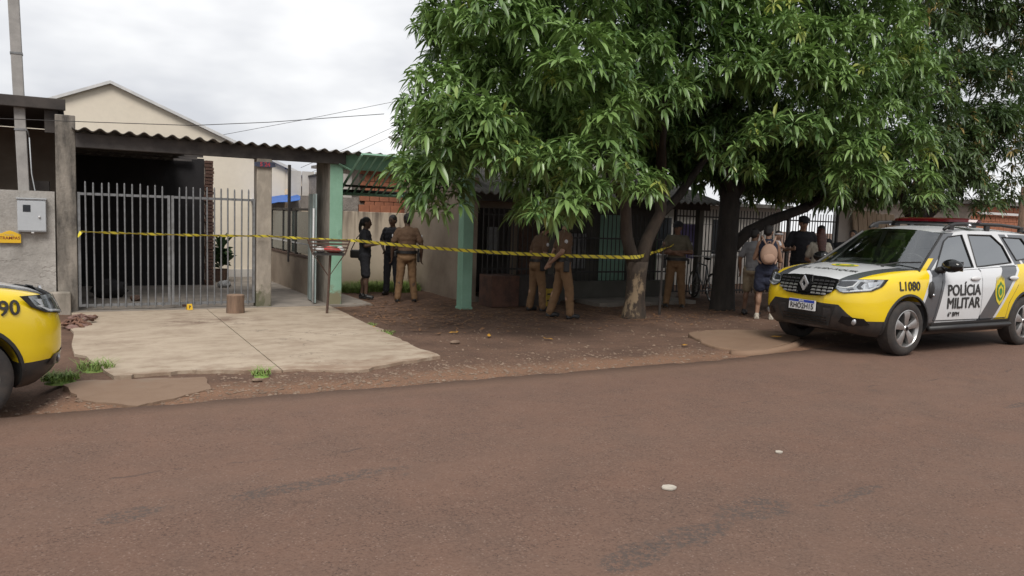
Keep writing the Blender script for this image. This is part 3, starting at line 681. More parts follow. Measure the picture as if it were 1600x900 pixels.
for r in range(9):
    for i in range(9):
        xx = -.62+i*.27+(.135 if r % 2 else 0)
        o = bpy.data.objects.new('brick', bk); col.objects.link(o); o.parent = bh; o.location = (xx, .06+random.uniform(-.006, .006), 1.45+r*.175)
MB().box((-1.2, -.3, 3.0), (2.2, 3.2, 3.08)).build('roof_slab', 'fibre_cement', bh)
for i in range(5):
    MB().prism([(-2.6+i*.33, .2), (-2.3+i*.33, .2), (-2.3+i*.33, 2.75), (-2.6+i*.33, 2.75)], .0, .04).build('pale_sheet', 'pale_wall', bh)
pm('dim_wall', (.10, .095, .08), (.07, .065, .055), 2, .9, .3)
# ------------------------------------------------------------------ house under the trees
hs = thing('green_house', 'low house with green front and corrugated porch roof under the trees', 'house', (10, 8.5, -.2))
def hb(x0, y0, z0, x1, y1, z1): return MB().box((x0-10, y0-8.5, z0+.2), (x1-10, y1-8.5, z1+.2))
hb(7.08, 7.62, -.3, 7.22, 11.3, 2.35).build('side_wall', 'house_wall', hs)
hb(7.22, 8.3, -.3, 9.55, 8.42, 2.2).build('front_wall', 'house_wall', hs)
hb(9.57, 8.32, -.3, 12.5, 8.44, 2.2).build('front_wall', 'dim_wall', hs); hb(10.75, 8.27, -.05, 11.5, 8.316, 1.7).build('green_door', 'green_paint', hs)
hb(12.5, 8.44, -.3, 12.62, 11.0, 2.2).build('side_wall', 'green_wall', hs)
hb(7.22, 7.62, -.3, 12.6, 8.3, -.08).build('porch_floor', 'floor_concrete', hs)
hb(9.4, 6.3, -.3, 12.0, 7.2, -.12).build('porch_step', 'floor_concrete', hs)
hb(7.0, 7.28, 1.88, 13.2, 7.4, 2.06).build('porch_beam', 'dark_wood', hs)
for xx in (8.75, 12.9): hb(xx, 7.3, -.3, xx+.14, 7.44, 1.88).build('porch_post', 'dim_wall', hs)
for s0 in range(6):
    v = []; nn = 30
    for yy, zz in ((7.05, 2.02), (12.2, 3.45)):
        for t in (0, .02):
            for k in range(nn+1):
                x = 6.95+s0*1.08+1.1*k/nn; v.append((x-10, yy-8.5, zz+.2+.03*math.cos(2*math.pi*x/.2)+t+.003*(s0 % 2)))
    n = nn+1; bb = MB(); bb.add(v, [q for k in range(nn) for q in ((k, k+1, 2*n+k+1, 2*n+k), (n+k, n+k+1, 3*n+k+1, 3*n+k), (k, n+k, n+k+1, k+1))]); bb.build('roof_sheet', 'fibre_cement', hs, smooth=60)
d = hb(7.45, 8.24, -.05, 8.35, 8.295, 1.75).build('door', 'dark_wood', hs)
MB().box((-2.25, -.29, .95), (-1.95, -.265, 1.55)).build('notice', 'paper', d)
for i in range(7): MB().tube([(-2.5+i*.13, -.33, .2), (-2.5+i*.13, -.33, 1.95)], .012, 6).build('grille_bar', 'black_metal', d)
wn = hb(9.75, 8.26, .45, 10.35, 8.315, 1.25).build('window', 'paper', hs)
for i in range(6): MB().tube([(-.22+i*.105, -.26, .6), (-.22+i*.105, -.26, 1.5)], .01, 6).build('window_bar', 'black_metal', wn)
hb(8.55, 8.2, -.05, 9.4, 8.295, 1.75).build('board_panel', 'rust', hs)
# planter box in front of the door
pl = thing('planter_box', 'low brown masonry planter in front of the barred door', 'planter', (7.75, 7.0, -.2))
MB().box((-.62, -.25, 0), (.0, .3, .62)).build('end_block', 'old_brick', pl, bevel=.01); MB().box((.002, -.22, 0), (1.0, .28, .60)).build('trough', 'dark_wood', pl, bevel=.01)
gr = thing('door_grille', 'dark steel grille standing over the brown planter', 'grille', (7.7, 7.32, .4))
me = MB().tube([(0, 0, 0), (0, 0, 1.35)], .013, 6).mesh('bar', 'black_metal')
for i in range(12):
    o = bpy.data.objects.new('bar', me); col.objects.link(o); o.parent = gr; o.location = (-.5+i*.115, 0, 0)
for z in (.1, 1.2): MB().box((-.52, -.014, z), (.82, .014, z+.03)).build('rail', 'black_metal', gr)
yc = thing('plastic_crate', 'yellow plastic crate on the ground behind the two officers', 'crate', (8.5, 6.9, -.2), .3)
for z in (0, .13, .26): MB().box((-.2, -.15, z), (.2, .15, z+.09)).build('side_band', 'yellow_crate', yc)
for a, c_ in ((-1, -1), (1, -1), (1, 1), (-1, 1)): MB().box((a*.19-.015, c_*.14-.015, 0), (a*.19+.015, c_*.14+.015, .36)).build('corner_post', 'yellow_crate', yc)
# low green wall with steel bars
def bar_fence(x0, x1, y, z0, ztop, step, lab, base=None, rails=(.2, .8), r=.011):
    f = thing('bar_fence', lab, 'fence', (x0, y, z0)); n = int((x1-x0)/step)
    me = MB().tube([(0, 0, 0), (0, 0, ztop-z0)], r, 6).mesh('bar', 'black_metal')
    for i in range(n+1):
        o = bpy.data.objects.new('bar', me); col.objects.link(o); o.parent = f; o.location = (i*step, 0, 0)
    for k in rails: MB().box((-.02, -.016, (ztop-z0)*k), (x1-x0+.02, .016, (ztop-z0)*k+.035)).build('rail', 'black_metal', f)
    if base: MB().box((-.05, -.08, -base), (x1-x0+.05, .08, -.002)).build('base_wall', 'dim_wall', f)
    return f
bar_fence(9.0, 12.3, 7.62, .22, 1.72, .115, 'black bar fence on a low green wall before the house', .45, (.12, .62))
f2 = bar_fence(12.55, 18.25, 7.7, -.15, 1.93, .105, 'tall black bar fence behind the standing bystanders', None, (.03, .5, .9), .013)
for xx in (-.03, 1.9, 3.8, 5.72): MB().box((xx-.03, -.03, -.05), (xx+.03, .03, 2.12)).build('post', 'black_metal', f2)
pw = thing('pale_outbuilding', 'pale rendered building behind the black bar fence', 'building', (16, 10.5, -.2))
MB().box((-3.2, 0, 0), (3.2, 3, 2.3)).build('wall', 'pale_wall', pw)
for xx in (-2.2, .4): 
    w_ = MB().box((xx, -.03, .9), (xx+1.0, -.003, 1.9)).build('window', 'dark_glass', pw); MB().box((xx-.05, -.05, .85), (xx+1.05, -.031, .9)).build('sill', 'white_trim', w_)
MB().box((-3.4, -.3, 2.3), (3.4, 3.2, 2.41)).build('roof_slab', 'fibre_cement', pw)
cl = thing('hanging_cloth', 'lilac cloth hanging behind the black bars near the bicycle', 'cloth', (13.3, 8.1, .7))
b = MB(); v = []
for zt in (0, .01):
    for j in range(7):
        for i in range(9): v.append((-.35+.7*i/8, .04*math.sin(i*1.7)+zt, .85*j/6))
b.add(v, [(j*9+i, j*9+i+1, (j+1)*9+i+1, (j+1)*9+i) for j in range(6) for i in range(8)]+[(63+j*9+i, 63+(j+1)*9+i, 63+(j+1)*9+i+1, 63+j*9+i+1) for j in range(6) for i in range(8)]); b.build('sheet', 'cloth_purple', cl, smooth=True)
MB().tube([(-1.1, 0, .86), (1.1, 0, .86)], .006, 6).build('line', 'black_metal', cl)
# leaning planks and shed panel right of the fence
a0 = V(1322, 400, 7.5); a1 = V(1400, 400, 7.5)
lp = thing('leaning_planks', 'tan boards leaning against a pale panel right of the fence', 'planks', (float(a0[0])+.9, 7.5, -.2))
for i in range(9):
    MB().box((-.3+i*.2, -.02-.01*(i % 2), 0), (-.12+i*.2, .02-.01*(i % 2), 2.35-.04*i+.05*random.random())).build('board', 'plank', lp, bevel=.004)
for o in lp.children: o.rotation_euler = (math.radians(-4), math.radians(-7), 0)
sp_ = thing('shed_panel', 'pale upright panel between the fence and the leaning boards', 'panel', (float(a0[0])+.25, 7.75, -.2))
MB().box((-.45, 0, 0), (.55, .05, 2.3)).build('sheet', 'pale_wall', sp_, bevel=.004); MB().box((-.5, -.03, 0), (-.43, .06, 2.5)).build('post', 'white_trim', sp_)
# far right brick house and pole
rb = thing('brick_building', 'orange brick building at the right edge beyond the trees', 'building', (31, 9.0, -.2))
MB().box((-4.2, .08, 0), (6, 5, 2.75)).build('core', 'mortar', rb)
for r in range(13):
    for i in range(22):
        xx = -4.05+i*.27+(.135 if r % 2 else 0)
        o = bpy.data.objects.new('brick', bk); col.objects.link(o); o.parent = rb; o.location = (xx, .05+random.uniform(-.006, .006), .55+r*.172)
MB().box((-4.4, -.2, 2.76), (6.2, 5.2, 2.9)).build('roof_slab', 'fibre_cement', rb); MB().box((-4.1, -.12, 2.42), (1.9, -.085, 2.5)).build('string_course', 'white_trim', rb)
MB().box((-4.25, -3.0, 0), (-4.1, -.05, 1.5)).build('yard_wall', 'brick', rb)
q = V(1597, 330, 6.5); rp = thing('timber_post', 'brown timber post at the right edge before the brick building', 'post', (float(q[0]), 6.5, -.2))
MB().tube([(0, 0, 0), (.02, 0, 1.6), (0, 0, 3.2)], [.11, .10, .085], 8).build('shaft', 'wood_log', rp, smooth=40)
MB().box((-.13, -.02, 2.9), (.13, .02, 3.0)).build('cleat', 'wood_log', rp)
# ------------------------------------------------------------------ overhead wires
for pts, lab in [([V(-60, 183, 7.2), V(150, 191, 7.2), V(300, 196, 7.2), V(420, 191, 7.2), V(600, 178, 7.2)], 'dark cable sagging in front of the cream gable'),
                 ([V(330, 214, 15), V(470, 188, 15), V(620, 158, 15)], 'thin cable slanting up towards the tree crown'),
                 ([V(470, 262, 15), V(545, 230, 15), V(620, 196, 15)], 'thin cable low behind the corrugated eave'), ([V(440, 290, 20), V(560, 236, 20), V(640, 200, 20)], 'faint lowest cable behind the corrugated eave')]:
    b = MB(); b.tube(pts, .006, 5); tag(b.build('overhead_cable', 'black_metal', smooth=True), lab, 'cable')
# ------------------------------------------------------------------ police cars
YEL, WHI, GRY, BLK = (.74, .53, .012), (.58, .59, .60), (.075, .08, .088), (.014, .014, .015)
def paint_material():
    a = MatB('police_paint'); nt = a.nt; x, y, z = a.xyz(); ay = y.abs()
    c = mixc(nt, 0.0, YEL, YEL)
    side1 = x+.5*(z-.75)
    whl = side1 < -.30
    c = mixc(nt, whl, c, WHI)
    gry1 = (side1 < -.355)*(x+.33*(z-.3) > -.52)
    c = mixc(nt, gry1, c, GRY)
    qq = x+.85*(z-.35)
    c = mixc(nt, qq < -1.45, c, GRY); c = mixc(nt, qq < -1.80, c, WHI); c = mixc(nt, qq < -1.86, c, YEL)
    hood = (z > .905)*(x > -.45)
    b_out = .715-.18*x; b_in = .535-.17*x
    c = mixc(nt, hood*(ay < b_out), c, GRY); c = mixc(nt, hood*(ay < b_in), c, WHI)
    zb = .625-((ay-.50)*5.0).clamp()*.18
    blk = ((x > .25)*(z < zb))
    blk = blk.op('MAXIMUM', blk, (z < .40)*(x < .4)); blk = blk.op('MAXIMUM', blk, (x < -3.2)*(z < .6))
    c = mixc(nt, blk, c, BLK)
    dust = a.noise(3, 5, .6).sstep(.4, .8)*((.85-z)*1.4).clamp()
    c = mixc(nt, dust*.38, c, (.30, .18, .115))
    a.col(c); a.rough(blk*.4+.22+dust*.15); a.set(Coat_Weight=.4, Coat_Roughness=.06); M['police_paint'] = a.m
    a = MatB('police_roof_paint'); nt = a.nt; x, y, z = a.xyz()
    e = x+1.51*(z-1.04); c = mixc(nt, (z < 1.56)*(e > -.50), WHI, GRY); c = mixc(nt, (e > -.40)*(z < 1.22), c, YEL)
    r = x-.45*(z-1.1); c = mixc(nt, (r < -2.55)*(z < 1.56), c, GRY); c = mixc(nt, (r < -2.72)*(r > -2.78)*(z < 1.56), c, WHI)
    a.col(c); a.rough(.25); a.set(Coat_Weight=.4, Coat_Roughness=.06); M['police_roof_paint'] = a.m
    def glass(nm, tint, alpha):
        m = bpy.data.materials.new(nm); m.use_nodes = True; t = m.node_tree; t.nodes.clear()
        g = t.nodes.new('ShaderNodeBsdfGlossy'); g.inputs['Roughness'].default_value = .03; g.inputs['Color'].default_value = (.9, .93, .95, 1)
        tr = t.nodes.new('ShaderNodeBsdfTransparent'); tr.inputs[0].default_value = (*tint, 1)
        lw = t.nodes.new('ShaderNodeLayerWeight'); lw.inputs[0].default_value = .5; f = t.nodes.new('ShaderNodeMath'); f.operation = 'POWER'; f.inputs[1].default_value = 4.0; t.links.new(lw.outputs['Facing'], f.inputs[0])
        ad = t.nodes.new('ShaderNodeMath'); ad.operation = 'ADD'; ad.inputs[1].default_value = alpha; t.links.new(f.outputs[0], ad.inputs[0])
        mx = t.nodes.new('ShaderNodeMixShader'); o = t.nodes.new('ShaderNodeOutputMaterial')
        t.links.new(ad.outputs[0], mx.inputs[0]); t.links.new(tr.outputs[0], mx.inputs[1]); t.links.new(g.outputs[0], mx.inputs[2]); t.links.new(mx.outputs[0], o.inputs[0]); M[nm] = m
    glass('windscreen_glass', (.80, .84, .82), .17); glass('tinted_glass', (.10, .115, .12), .27)
    glass('lamp_glass', (.92, .94, .95), .05)
paint_material()
pm('tyre', (.022, .021, .021), (.05, .04, .034), 9, .85, .2); pm('rim_silver', (.5, .49, .48), (.42, .41, .4), 9, .32, .03, metal=.85); pm('chrome', (.7, .7, .72), None, 4, .25, 0, metal=1)
pm('trim_black', (.016, .016, .017), (.022, .021, .02), 8, .5, .06); pm('gloss_black', (.008, .008, .009), None, 4, .12, 0); pm('lamp_red', (.085, .004, .007), (.06, .003, .006), 4, .12, 0)
pm('seat_cloth', (.03, .03, .032), None, 8, .9, .1); pm('decal_dark', (.03, .028, .026), None, 8, .5, 0); pm('plate_white', (.72, .72, .72), None, 8, .5, 0); pm('plate_band', (.02, .06, .42), None, 8, .4, 0)
pm('crest_gold', (.72, .55, .03), (.5, .42, .03), 20, .5, 0); pm('crest_green', (.06, .22, .05), None, 20, .5, 0); pm('lamp_silver', (.55, .56, .58), (.3, .3, .31), 18, .2, .1, metal=.6); pm('lamp_dark', (.06, .06, .065), None, 12, .2, 0, metal=.3)
ip = lambda x, xs, ys: float(np.interp(x, xs, ys))
def plan(x): return ip(x, [-3.50, -3.46, -3.3, -3.0, -2.6, -1.3, 0, .30, .48, .62, .72, .79, .83, .85], [.50, .66, .80, .87, .895, .895, .895, .882, .855, .80, .72, .61, .48, .30])
def btop(x): return ip(x, [-3.5, -3.4, -3.0, -2.5, -1.5, -.5, -.25, .1, .5, .7, .85], [1.10, 1.17, 1.17, 1.14, 1.10, 1.07, 1.065, 1.035, .985, .95, .90])
def bbot(x): return ip(x, [-3.5, -3.2, -2.9, .3, .6, .85], [.42, .32, .24, .24, .24, .30])
def tuck(t): return ip(t, [0, .06, .16, .35, .6, .8, .9, .96, 1], [.10, .05, .012, 0, .0, .010, .028, .055, .10])
def fshift(z): return ip(z, [.2, .35, .5, .7, .8, .92, 1.0], [-.12, -.04, 0, .0, -.02, -.07, -.12])
def yside(x, z):
    t = (z-bbot(x))/(btop(x)-bbot(x)); return plan(x)-tuck(min(max(t, 0), 1))
def xfront(y, z):
    ys = [0, .30, .48, .61, .72, .80, .855, .882, .90]; xs = [.865, .85, .83, .79, .72, .62, .48, .30, .0]
    x = ip(abs(y), ys, xs); k = min(max((x-.2)/.5, 0), 1); return x+fshift(z)*k
def ysg(x, z): return .80-.40*(z-1.05)
def front_patch(poly, off, nsub=6, th=0):
    """polygon (y, z) laid on the nose of the car: gridded so that it follows the curve"""
    b = bmesh.new(); vs_ = [b.verts.new((p[0], p[1], 0)) for p in poly]; b.faces.new(vs_)
    for i in range(nsub):
        y0 = min(p[0] for p in poly); y1 = max(p[0] for p in poly); yy = y0+(y1-y0)*(i+.5)/nsub
        bmesh.ops.bisect_plane(b, geom=b.verts[:]+b.edges[:]+b.faces[:], plane_co=(yy, 0, 0), plane_no=(1, 0, 0))
    if th:
        r = bmesh.ops.extrude_face_region(b, geom=b.faces[:]); 
        for q in r['geom']:
            if isinstance(q, bmesh.types.BMVert): q.co.z = th
    b.verts.index_update(); v = [(xfront(q.co.x, q.co.y)+off+q.co.z, q.co.x, q.co.y) for q in b.verts]; f = [tuple(w.index for w in q.verts) for q in b.faces]; b.free(); return v, f
def side_patch(poly, off, s, fn):
    b = bmesh.new(); b.faces.new([b.verts.new((p[0], p[1], 0)) for p in poly])
    for i in range(6):
        z0 = min(p[1] for p in poly); z1 = max(p[1] for p in poly)
        bmesh.ops.bisect_plane(b, geom=b.verts[:]+b.edges[:]+b.faces[:], plane_co=(0, z0+(z1-z0)*(i+.5)/6, 0), plane_no=(0, 1, 0))
    b.verts.index_update(); v = [(q.co.x, s*(fn(q.co.x, q.co.y)+off), q.co.y) for q in b.verts]; f = [tuple(w.index for w in q.verts) for q in b.faces]; b.free(); return v, f
def wheel_parts(car, loc, s, steer=0):
    wl = bpy.data.objects.new('wheel', None); col.objects.link(wl); wl.parent = car; wl.location = loc; wl.rotation_euler = (0, 0, steer)
    R = .345
    MB().lathe([(.232, -.10), (.245, -.108), (.29, -.112), (.325, -.10), (R, -.075), (R, .075), (.325, .10), (.29, .112), (.245, .108), (.232, .10)], 'y', 40).build('tyre', 'tyre', wl, smooth=35)
    b = MB(); y0 = s*.085
    b.lathe([(.24, s*.104), (.23, s*.108), (.218, s*.095), (.205, s*.02), (.205, -s*.06)], 'y', 40)
    b.build('rim', 'rim_silver', wl, smooth=35)
    b = MB()
    for k in range(5):
        a = 2*math.pi*k/5+.3
        for e, wd in ((0, 1),):
            pts = []
            for r_, hw_, yy in ((.03, .036, .088), (.10, .040, .092), (.18, .054, .098), (.226, .068, .092)):
                pts.append((r_, hw_, yy))
            v = []
            for r_, hw_, yy in pts:
                for sg_ in (-1, 0, 1):
                    t = a+sg_*hw_/max(r_, .05); v.append((r_*math.cos(t), s*(yy+(.008 if sg_ == 0 else 0)), r_*math.sin(t)))
                for sg_ in (-1, 1):
                    t = a+sg_*hw_/max(r_, .05); v.append((r_*math.cos(t), s*(yy-.04), r_*math.sin(t)))
            f = []
            for i in range(3):
                o = i*5; f += [(o, o+1, o+6, o+5), (o+1, o+2, o+7, o+6), (o, o+5, o+8, o+3), (o+2, o+4, o+9, o+7)]
            b.add(v, f)
    b.lathe([(0, s*.104), (.035, s*.102), (.045, s*.09), (.045, s*.03)], 'y', 16); b.build('spokes', 'rim_silver', wl, smooth=30)
    MB().lathe([(0, s*.0), (.204, s*.0), (.204, -s*.02), (0, -s*.02)], 'y', 24).build('brake_disc', 'trim_black', wl)
    MB().lathe([(0, s*.107), (.026, s*.106), (.03, s*.103)], 'y', 14).build('hub_cap', 'gloss_black', wl)
def make_car(label, loc, yaw, fleet, text_side):
    car = thing('police_car', label, 'car', loc, yaw, 'police cars')
    # --- lower body
    xs = [-3.50, -3.48, -3.42, -3.3, -3.1]+[-2.9+.15*i for i in range(20)]+[.06, .18, .28, .38, .48, .56, .64, .70, .75, .79, .82, .84, .85]
    NZ, NT = 14, 9; v = []; ring = None; f = []; mi = []
    for x in xs:
        zb, zt = bbot(x), btop(x); half = []
        half.append((0.0, zb))
        half += [(yside(x, zb)*.6, zb)]
        for k in range(NZ+1):
            t = (k/NZ); z = zb+(zt-zb)*t; half.append((yside(x, z), z))
        yt = yside(x, zt); cr_ = .045 if x > -.3 else .0
        for k in range(1, NT+1):
            u = 1-k/NT; half.append((yt*u, zt+cr_*(1-u**2.5)))
        full = half+[(-p[0], p[1]) for p in half[-2:0:-1]]
        k_ = min(max((x-.2)/.5, 0), 1); ring = len(full)
        v += [(x+fshift(p[1])*k_, p[0], p[1]) for p in full]
    for i in range(len(xs)-1):
        for j in range(ring):
            f.append((i*ring+j, i*ring+(j+1) % ring, (i+1)*ring+(j+1) % ring, (i+1)*ring+j)); j2 = min(j, ring-j)
            mi.append(1 if (xs[i+1] < -.28 and j2 > NZ+3) else (1 if j2 < 2 else 0))
    f += [tuple(range(ring)), tuple(range((len(xs)-1)*ring, len(xs)*ring))]; mi += [0, 0]
    b = MB(); b.v, b.f, b.m = v, f, mi
    body = b.build('body', ['police_paint', 'trim_black'], car, smooth=40)
    cut = MB()
    for ax in (0, -2.673):
        for s in (-1, 1):
            cut.lathe([(0, s*.55), (.405, s*.55), (.405, s*1.1), (0, s*1.1)], 'y', 40, mi=1, c=(ax, 0, .355))
    co = cut.build('arch_cutter', ['police_paint', 'trim_black'], car)
    md = body.modifiers.new('arches', 'BOOLEAN'); md.operation = 'DIFFERENCE'; md.object = co; md.solver = 'EXACT'
    dg = bpy.context.evaluated_depsgraph_get(); dg.update(); me = bpy.data.meshes.new_from_object(body.evaluated_get(dg)); body.modifiers.clear(); body.data = me; bpy.data.objects.remove(co)
    # --- greenhouse: pillars, roof, glass
    sh = [(-.28, 1.04), (-1.02, 1.535), (-1.5, 1.59), (-2.3, 1.60), (-3.05, 1.565), (-3.42, 1.15), (-3.42, 1.04)]
    fw = [(-.66, 1.095), (-1.00, 1.44), (-1.14, 1.505), (-1.46, 1.535), (-1.50, 1.105)]
    rw = [(-1.585, 1.11), (-1.60, 1.54), (-2.16, 1.54), (-2.36, 1.40), (-2.45, 1.17)]
    qw = [(-2.60, 1.20), (-2.42, 1.52), (-2.90, 1.51), (-3.12, 1.25)]
    gb = MB()
    for s in (-1, 1):
        for poly in ([(-.28, 1.04), (-1.02, 1.535), fw[2], fw[1], fw[0]], [(-.28, 1.04), fw[0], fw[4], rw[0], rw[4], qw[0], qw[3], (-3.42, 1.15), (-3.42, 1.04)],
                     [fw[4], fw[3], rw[1], rw[0]], [(-1.02, 1.535), (-1.5, 1.59), fw[3], fw[2]], [(-1.5, 1.59), (-2.3, 1.60), rw[2], rw[1], fw[3]], [rw[2], qw[1], qw[0], rw[4], rw[3]], [(-2.3, 1.60), (-3.05, 1.565), qw[2], qw[1], rw[2]], [qw[2], (-3.05, 1.565), (-3.42, 1.15), qw[3]]):
            gb.add([(p[0], s*ysg(*p), p[1]) for p in poly], [tuple(range(len(poly)))])
    gb.build('side_pillars', 'police_roof_paint', car)
    rxs = [-1.02, -1.2, -1.5, -1.9, -2.3, -2.7, -3.05]; rz = lambda x: ip(x, [-3.05, -2.3, -1.5, -1.02], [1.565, 1.60, 1.59, 1.535]); v = []; n = 15
    for x in rxs:
        e = ysg(x, rz(x))
        for k in range(n):
            u = -1+2*k/(n-1); bow = .10*(1-u*u)*(1 if x > -1.1 else 0); v.append((x+bow, e*u, rz(x)+.055*(1-abs(u)**3)))
    b = MB(); b.add(v, [(i*n+j, i*n+j+1, (i+1)*n+j+1, (i+1)*n+j) for i in range(len(rxs)-1) for j in range(n-1)]); b.build('roof', 'police_roof_paint', car, smooth=True)
    def ruled(x0, z0, x1, z1, bow0, bow1, inset, nm, mt, nn=13, up=.055, off=0):
        v = []
        for i in range(7):
            t = i/6; z = z0+(z1-z0)*t; x = x0+(x1-x0)*t; e = ysg(x, z)-inset
            for k in range(nn):
                u = -1+2*k/(nn-1); v.append((x+(bow0+(bow1-bow0)*t)*(1-u*u)+off, e*u, z+up*t*(1-abs(u)**3)))
        b = MB(); b.add(v, [(i*nn+j, i*nn+j+1, (i+1)*nn+j+1, (i+1)*nn+j) for i in range(6) for j in range(nn-1)]); return b.build(nm, mt, car, smooth=True)
    ruled(-.28, 1.045, -1.02, 1.535, .17, .10, .0, 'windscreen', 'windscreen_glass')
    b = MB(); b.tube([(-.31+.17*(1-u*u), u*.78, 1.063) for u in np.linspace(-1, 1, 13)], .02, 6); b.build('cowl_seal', 'trim_black', car)
    for s in (-1, 1): MB().tube([(-.28, s*.795, 1.05), (-1.02, s*.6, 1.54)], .018, 6).build('screen_seal', 'trim_black', car)
    for s in (-.45, .25):
        MB().tube([(-.18+.05*(1-s*s), s, 1.085), (-.30, s+.25, 1.15), (-.36, s+.52, 1.17)], .01, 6).build('wiper', 'trim_black', car)
    ruled(-3.43, 1.10, -3.05, 1.565, -.06, -.05, 0, 'rear_screen', 'tinted_glass')
    for s in (-1, 1):
        for poly in (fw, rw, qw):
            bb = MB(); bb.add([(p[0], s*(ysg(*p)-.006), p[1]) for p in poly], [tuple(range(len(poly)))]); g_ = bb.build('side_window', 'tinted_glass', car)
            MB().tube([(p[0], s*(ysg(*p)+.002), p[1]) for p in poly+poly[:1]], .011, 5).build('window_seal', 'trim_black', g_)
    # --- doors as panels proud of the body, with shut lines and handles
    for s in (-1, 1):
        for poly, hx in (([(-.52, .43), (-.72, 1.055), (-1.535, 1.085), (-1.52, .42)], -1.38), ([(-1.55, .42), (-1.565, 1.09), (-2.50, 1.125), (-2.42, .86), (-2.22, .62), (-2.17, .42)], -2.28)):
            v, f = side_patch(poly, .006, s, yside); bb = MB(); bb.add(v, f); dr = bb.build('door', 'police_paint', car, smooth=True)
            bb = MB(); bb.tube([(p[0], s*(yside(*p)+.004), p[1]) for p in poly+poly[:1]], .006, 5); bb.build('shut_line', 'gloss_black', dr)
            bb = MB(); bb.ball((hx, s*(yside(hx, .96)+.022), .965), (.11, .022, .032), 12, 8); bb.build('handle', 'plate_white', dr, smooth=True)
        v, f = side_patch([(-.47, .26), (-.47, .40), (-2.22, .40), (-2.22, .26)], .02, s, yside); bb = MB(); bb.add(v, f); bb.build('sill_cladding', 'trim_black', car)
        MB().tube([(-.42, s*.905, .33), (-2.25, s*.905, .33)], .035, 8).build('side_step', 'trim_black', car, smooth=True)
        bb = MB(); bb.ball((-.42, s*(yside(-.42, .84)+.012), .83), (.055, .028, .11), 12, 8); bb.build('wing_vent', 'trim_black', car, smooth=True)
        MB().ball((-.44, s*.925, .76), (.022, .012, .022), 8, 6).build('side_repeater', 'chrome', car, smooth=True)
        # mirror
        mr = bpy.data.objects.new('mirror', None); col.objects.link(mr); mr.parent = car; mr.location = (-.66, s*1.0, 1.14)
        bb = MB(); bb.ball((0, 0, 0), (.095, .135, .085), 16, 10); bb.v = [(p[0] if p[0] > -.05 else -.05, p[1], p[2]*(1-.12*s*p[1]/.13)) for p in bb.v]; bb.build('housing', 'gloss_black', mr, smooth=50)
        MB().tube([(0, -s*.10, -.05), (.02, -s*.2, -.075)], [.05, .04], 8).build('arm', 'trim_black', mr, smooth=True)
        MB().box((-.056, -.11, -.065), (-.051, .11, .06)).build('glass', 'chrome', mr)
        # arch trims
        for ax in (0, -2.673):
            v = []; nn = 26
            for i in range(nn+1):
                t = math.radians(-12)+math.radians(204)*i/nn
                for r_, o_ in ((.40, -.03), (.40, .012), (.424, .010), (.428, -.0)):
                    px, pz = ax+r_*math.cos(t), .355+r_*math.sin(t); pz_ = max(pz, .25); v.append((px, s*(yside(px, pz_)+o_), pz))
            bb = MB(); bb.add(v, [(i*4+k, i*4+k+1, i*4+k+5, i*4+k+4) for i in range(nn) for k in range(3)]); bb.build('arch_trim', 'trim_black', car, smooth=40)
            wheel_parts(car, (ax, s*.785, .345), s, 0)
        # headlight wraps the corner
        hl = bpy.data.objects.new('headlight', None); col.objects.link(hl); hl.parent = car
        hp = [(.415, .835), (.43, .885), (.475, .935), (.66, .955), (.862, .965), (.845, .875), (.80, .82), (.56, .775), (.50, .785)]
        def hpatch(poly, off, nm, mt, th=0, ns=10):
            v, f = front_patch([(s*p[0], p[1]) for p in poly], off, ns, th); bb = MB(); bb.add(v, f); return bb.build(nm, mt, hl, smooth=40)
        hpatch(hp, .004, 'bezel', 'trim_black', .008)
        cxy = (.645, .87); ins = lambda k: [(cxy[0]+(p[0]-cxy[0])*k, cxy[1]+(p[1]-cxy[1])*k) for p in hp]
        hpatch(ins(.93), .0145, 'reflector', 'lamp_silver')
        hpatch([(.45, .865), (.475, .915), (.62, .93), (.665, .925), (.63, .87), (.56, .845)], .018, 'daytime_lamp', 'lamp_dark')
        for q in ([(.445, .85), (.455, .84), (.56, .835), (.64, .86), (.68, .93), (.66, .93), (.625, .872), (.555, .85)], [(.52, .795), (.55, .785), (.79, .83), (.83, .88), (.82, .885), (.78, .843)]):
            hpatch(q, .021, 'light_guide', 'plate_white')
        hpatch([(.69, .925), (.665, .86), (.70, .83), (.735, .84), (.705, .865), (.73, .925)], .0195, 'divider', 'lamp_dark')
        hpatch([(.75, .92), (.77, .86), (.81, .87), (.835, .935)], .0195, 'projector', 'chrome')
        hpatch([(.57, .82), (.60, .80), (.66, .815), (.64, .845)], .0195, 'low_lamp', 'lamp_dark')
        hpatch(ins(.97), .026, 'lens', 'lamp_glass')
        # fog lamp and corner pocket
        fl = bpy.data.objects.new('fog_lamp', None); col.objects.link(fl); fl.parent = car
        v, f = front_patch([(s*.50, .41), (s*.55, .49), (s*.76, .475), (s*.80, .40), (s*.62, .37)], .006, 8); bb = MB(); bb.add(v, f); bb.build('pocket', 'gloss_black', fl, smooth=True)
        xf = xfront(.66, .43); MB().ball((xf-.005, s*.66, .43), (.018, .042, .045), 14, 9).build('lamp', 'lamp_silver', fl, smooth=True)
        # tail lamp
        v, f = side_patch([(-3.22, .82), (-3.2, 1.12), (-3.36, 1.12), (-3.36, .82)], .012, s, yside); bb = MB(); bb.add(v, f); bb.build('tail_lamp', 'lamp_red', car)
        # roof rail
        pts = [(-1.12, .56, 1.60), (-1.2, .565, 1.64), (-1.34, .57, 1.675), (-1.7, .575, 1.69), (-2.4, .575, 1.69), (-2.9, .57, 1.665), (-3.06, .565, 1.60)]
        MB().tube([(p[0], s*p[1], p[2]) for p in pts], [.022, .026, .026, .024, .024, .026, .022], 8).build('roof_rail', 'trim_black', car, smooth=True)
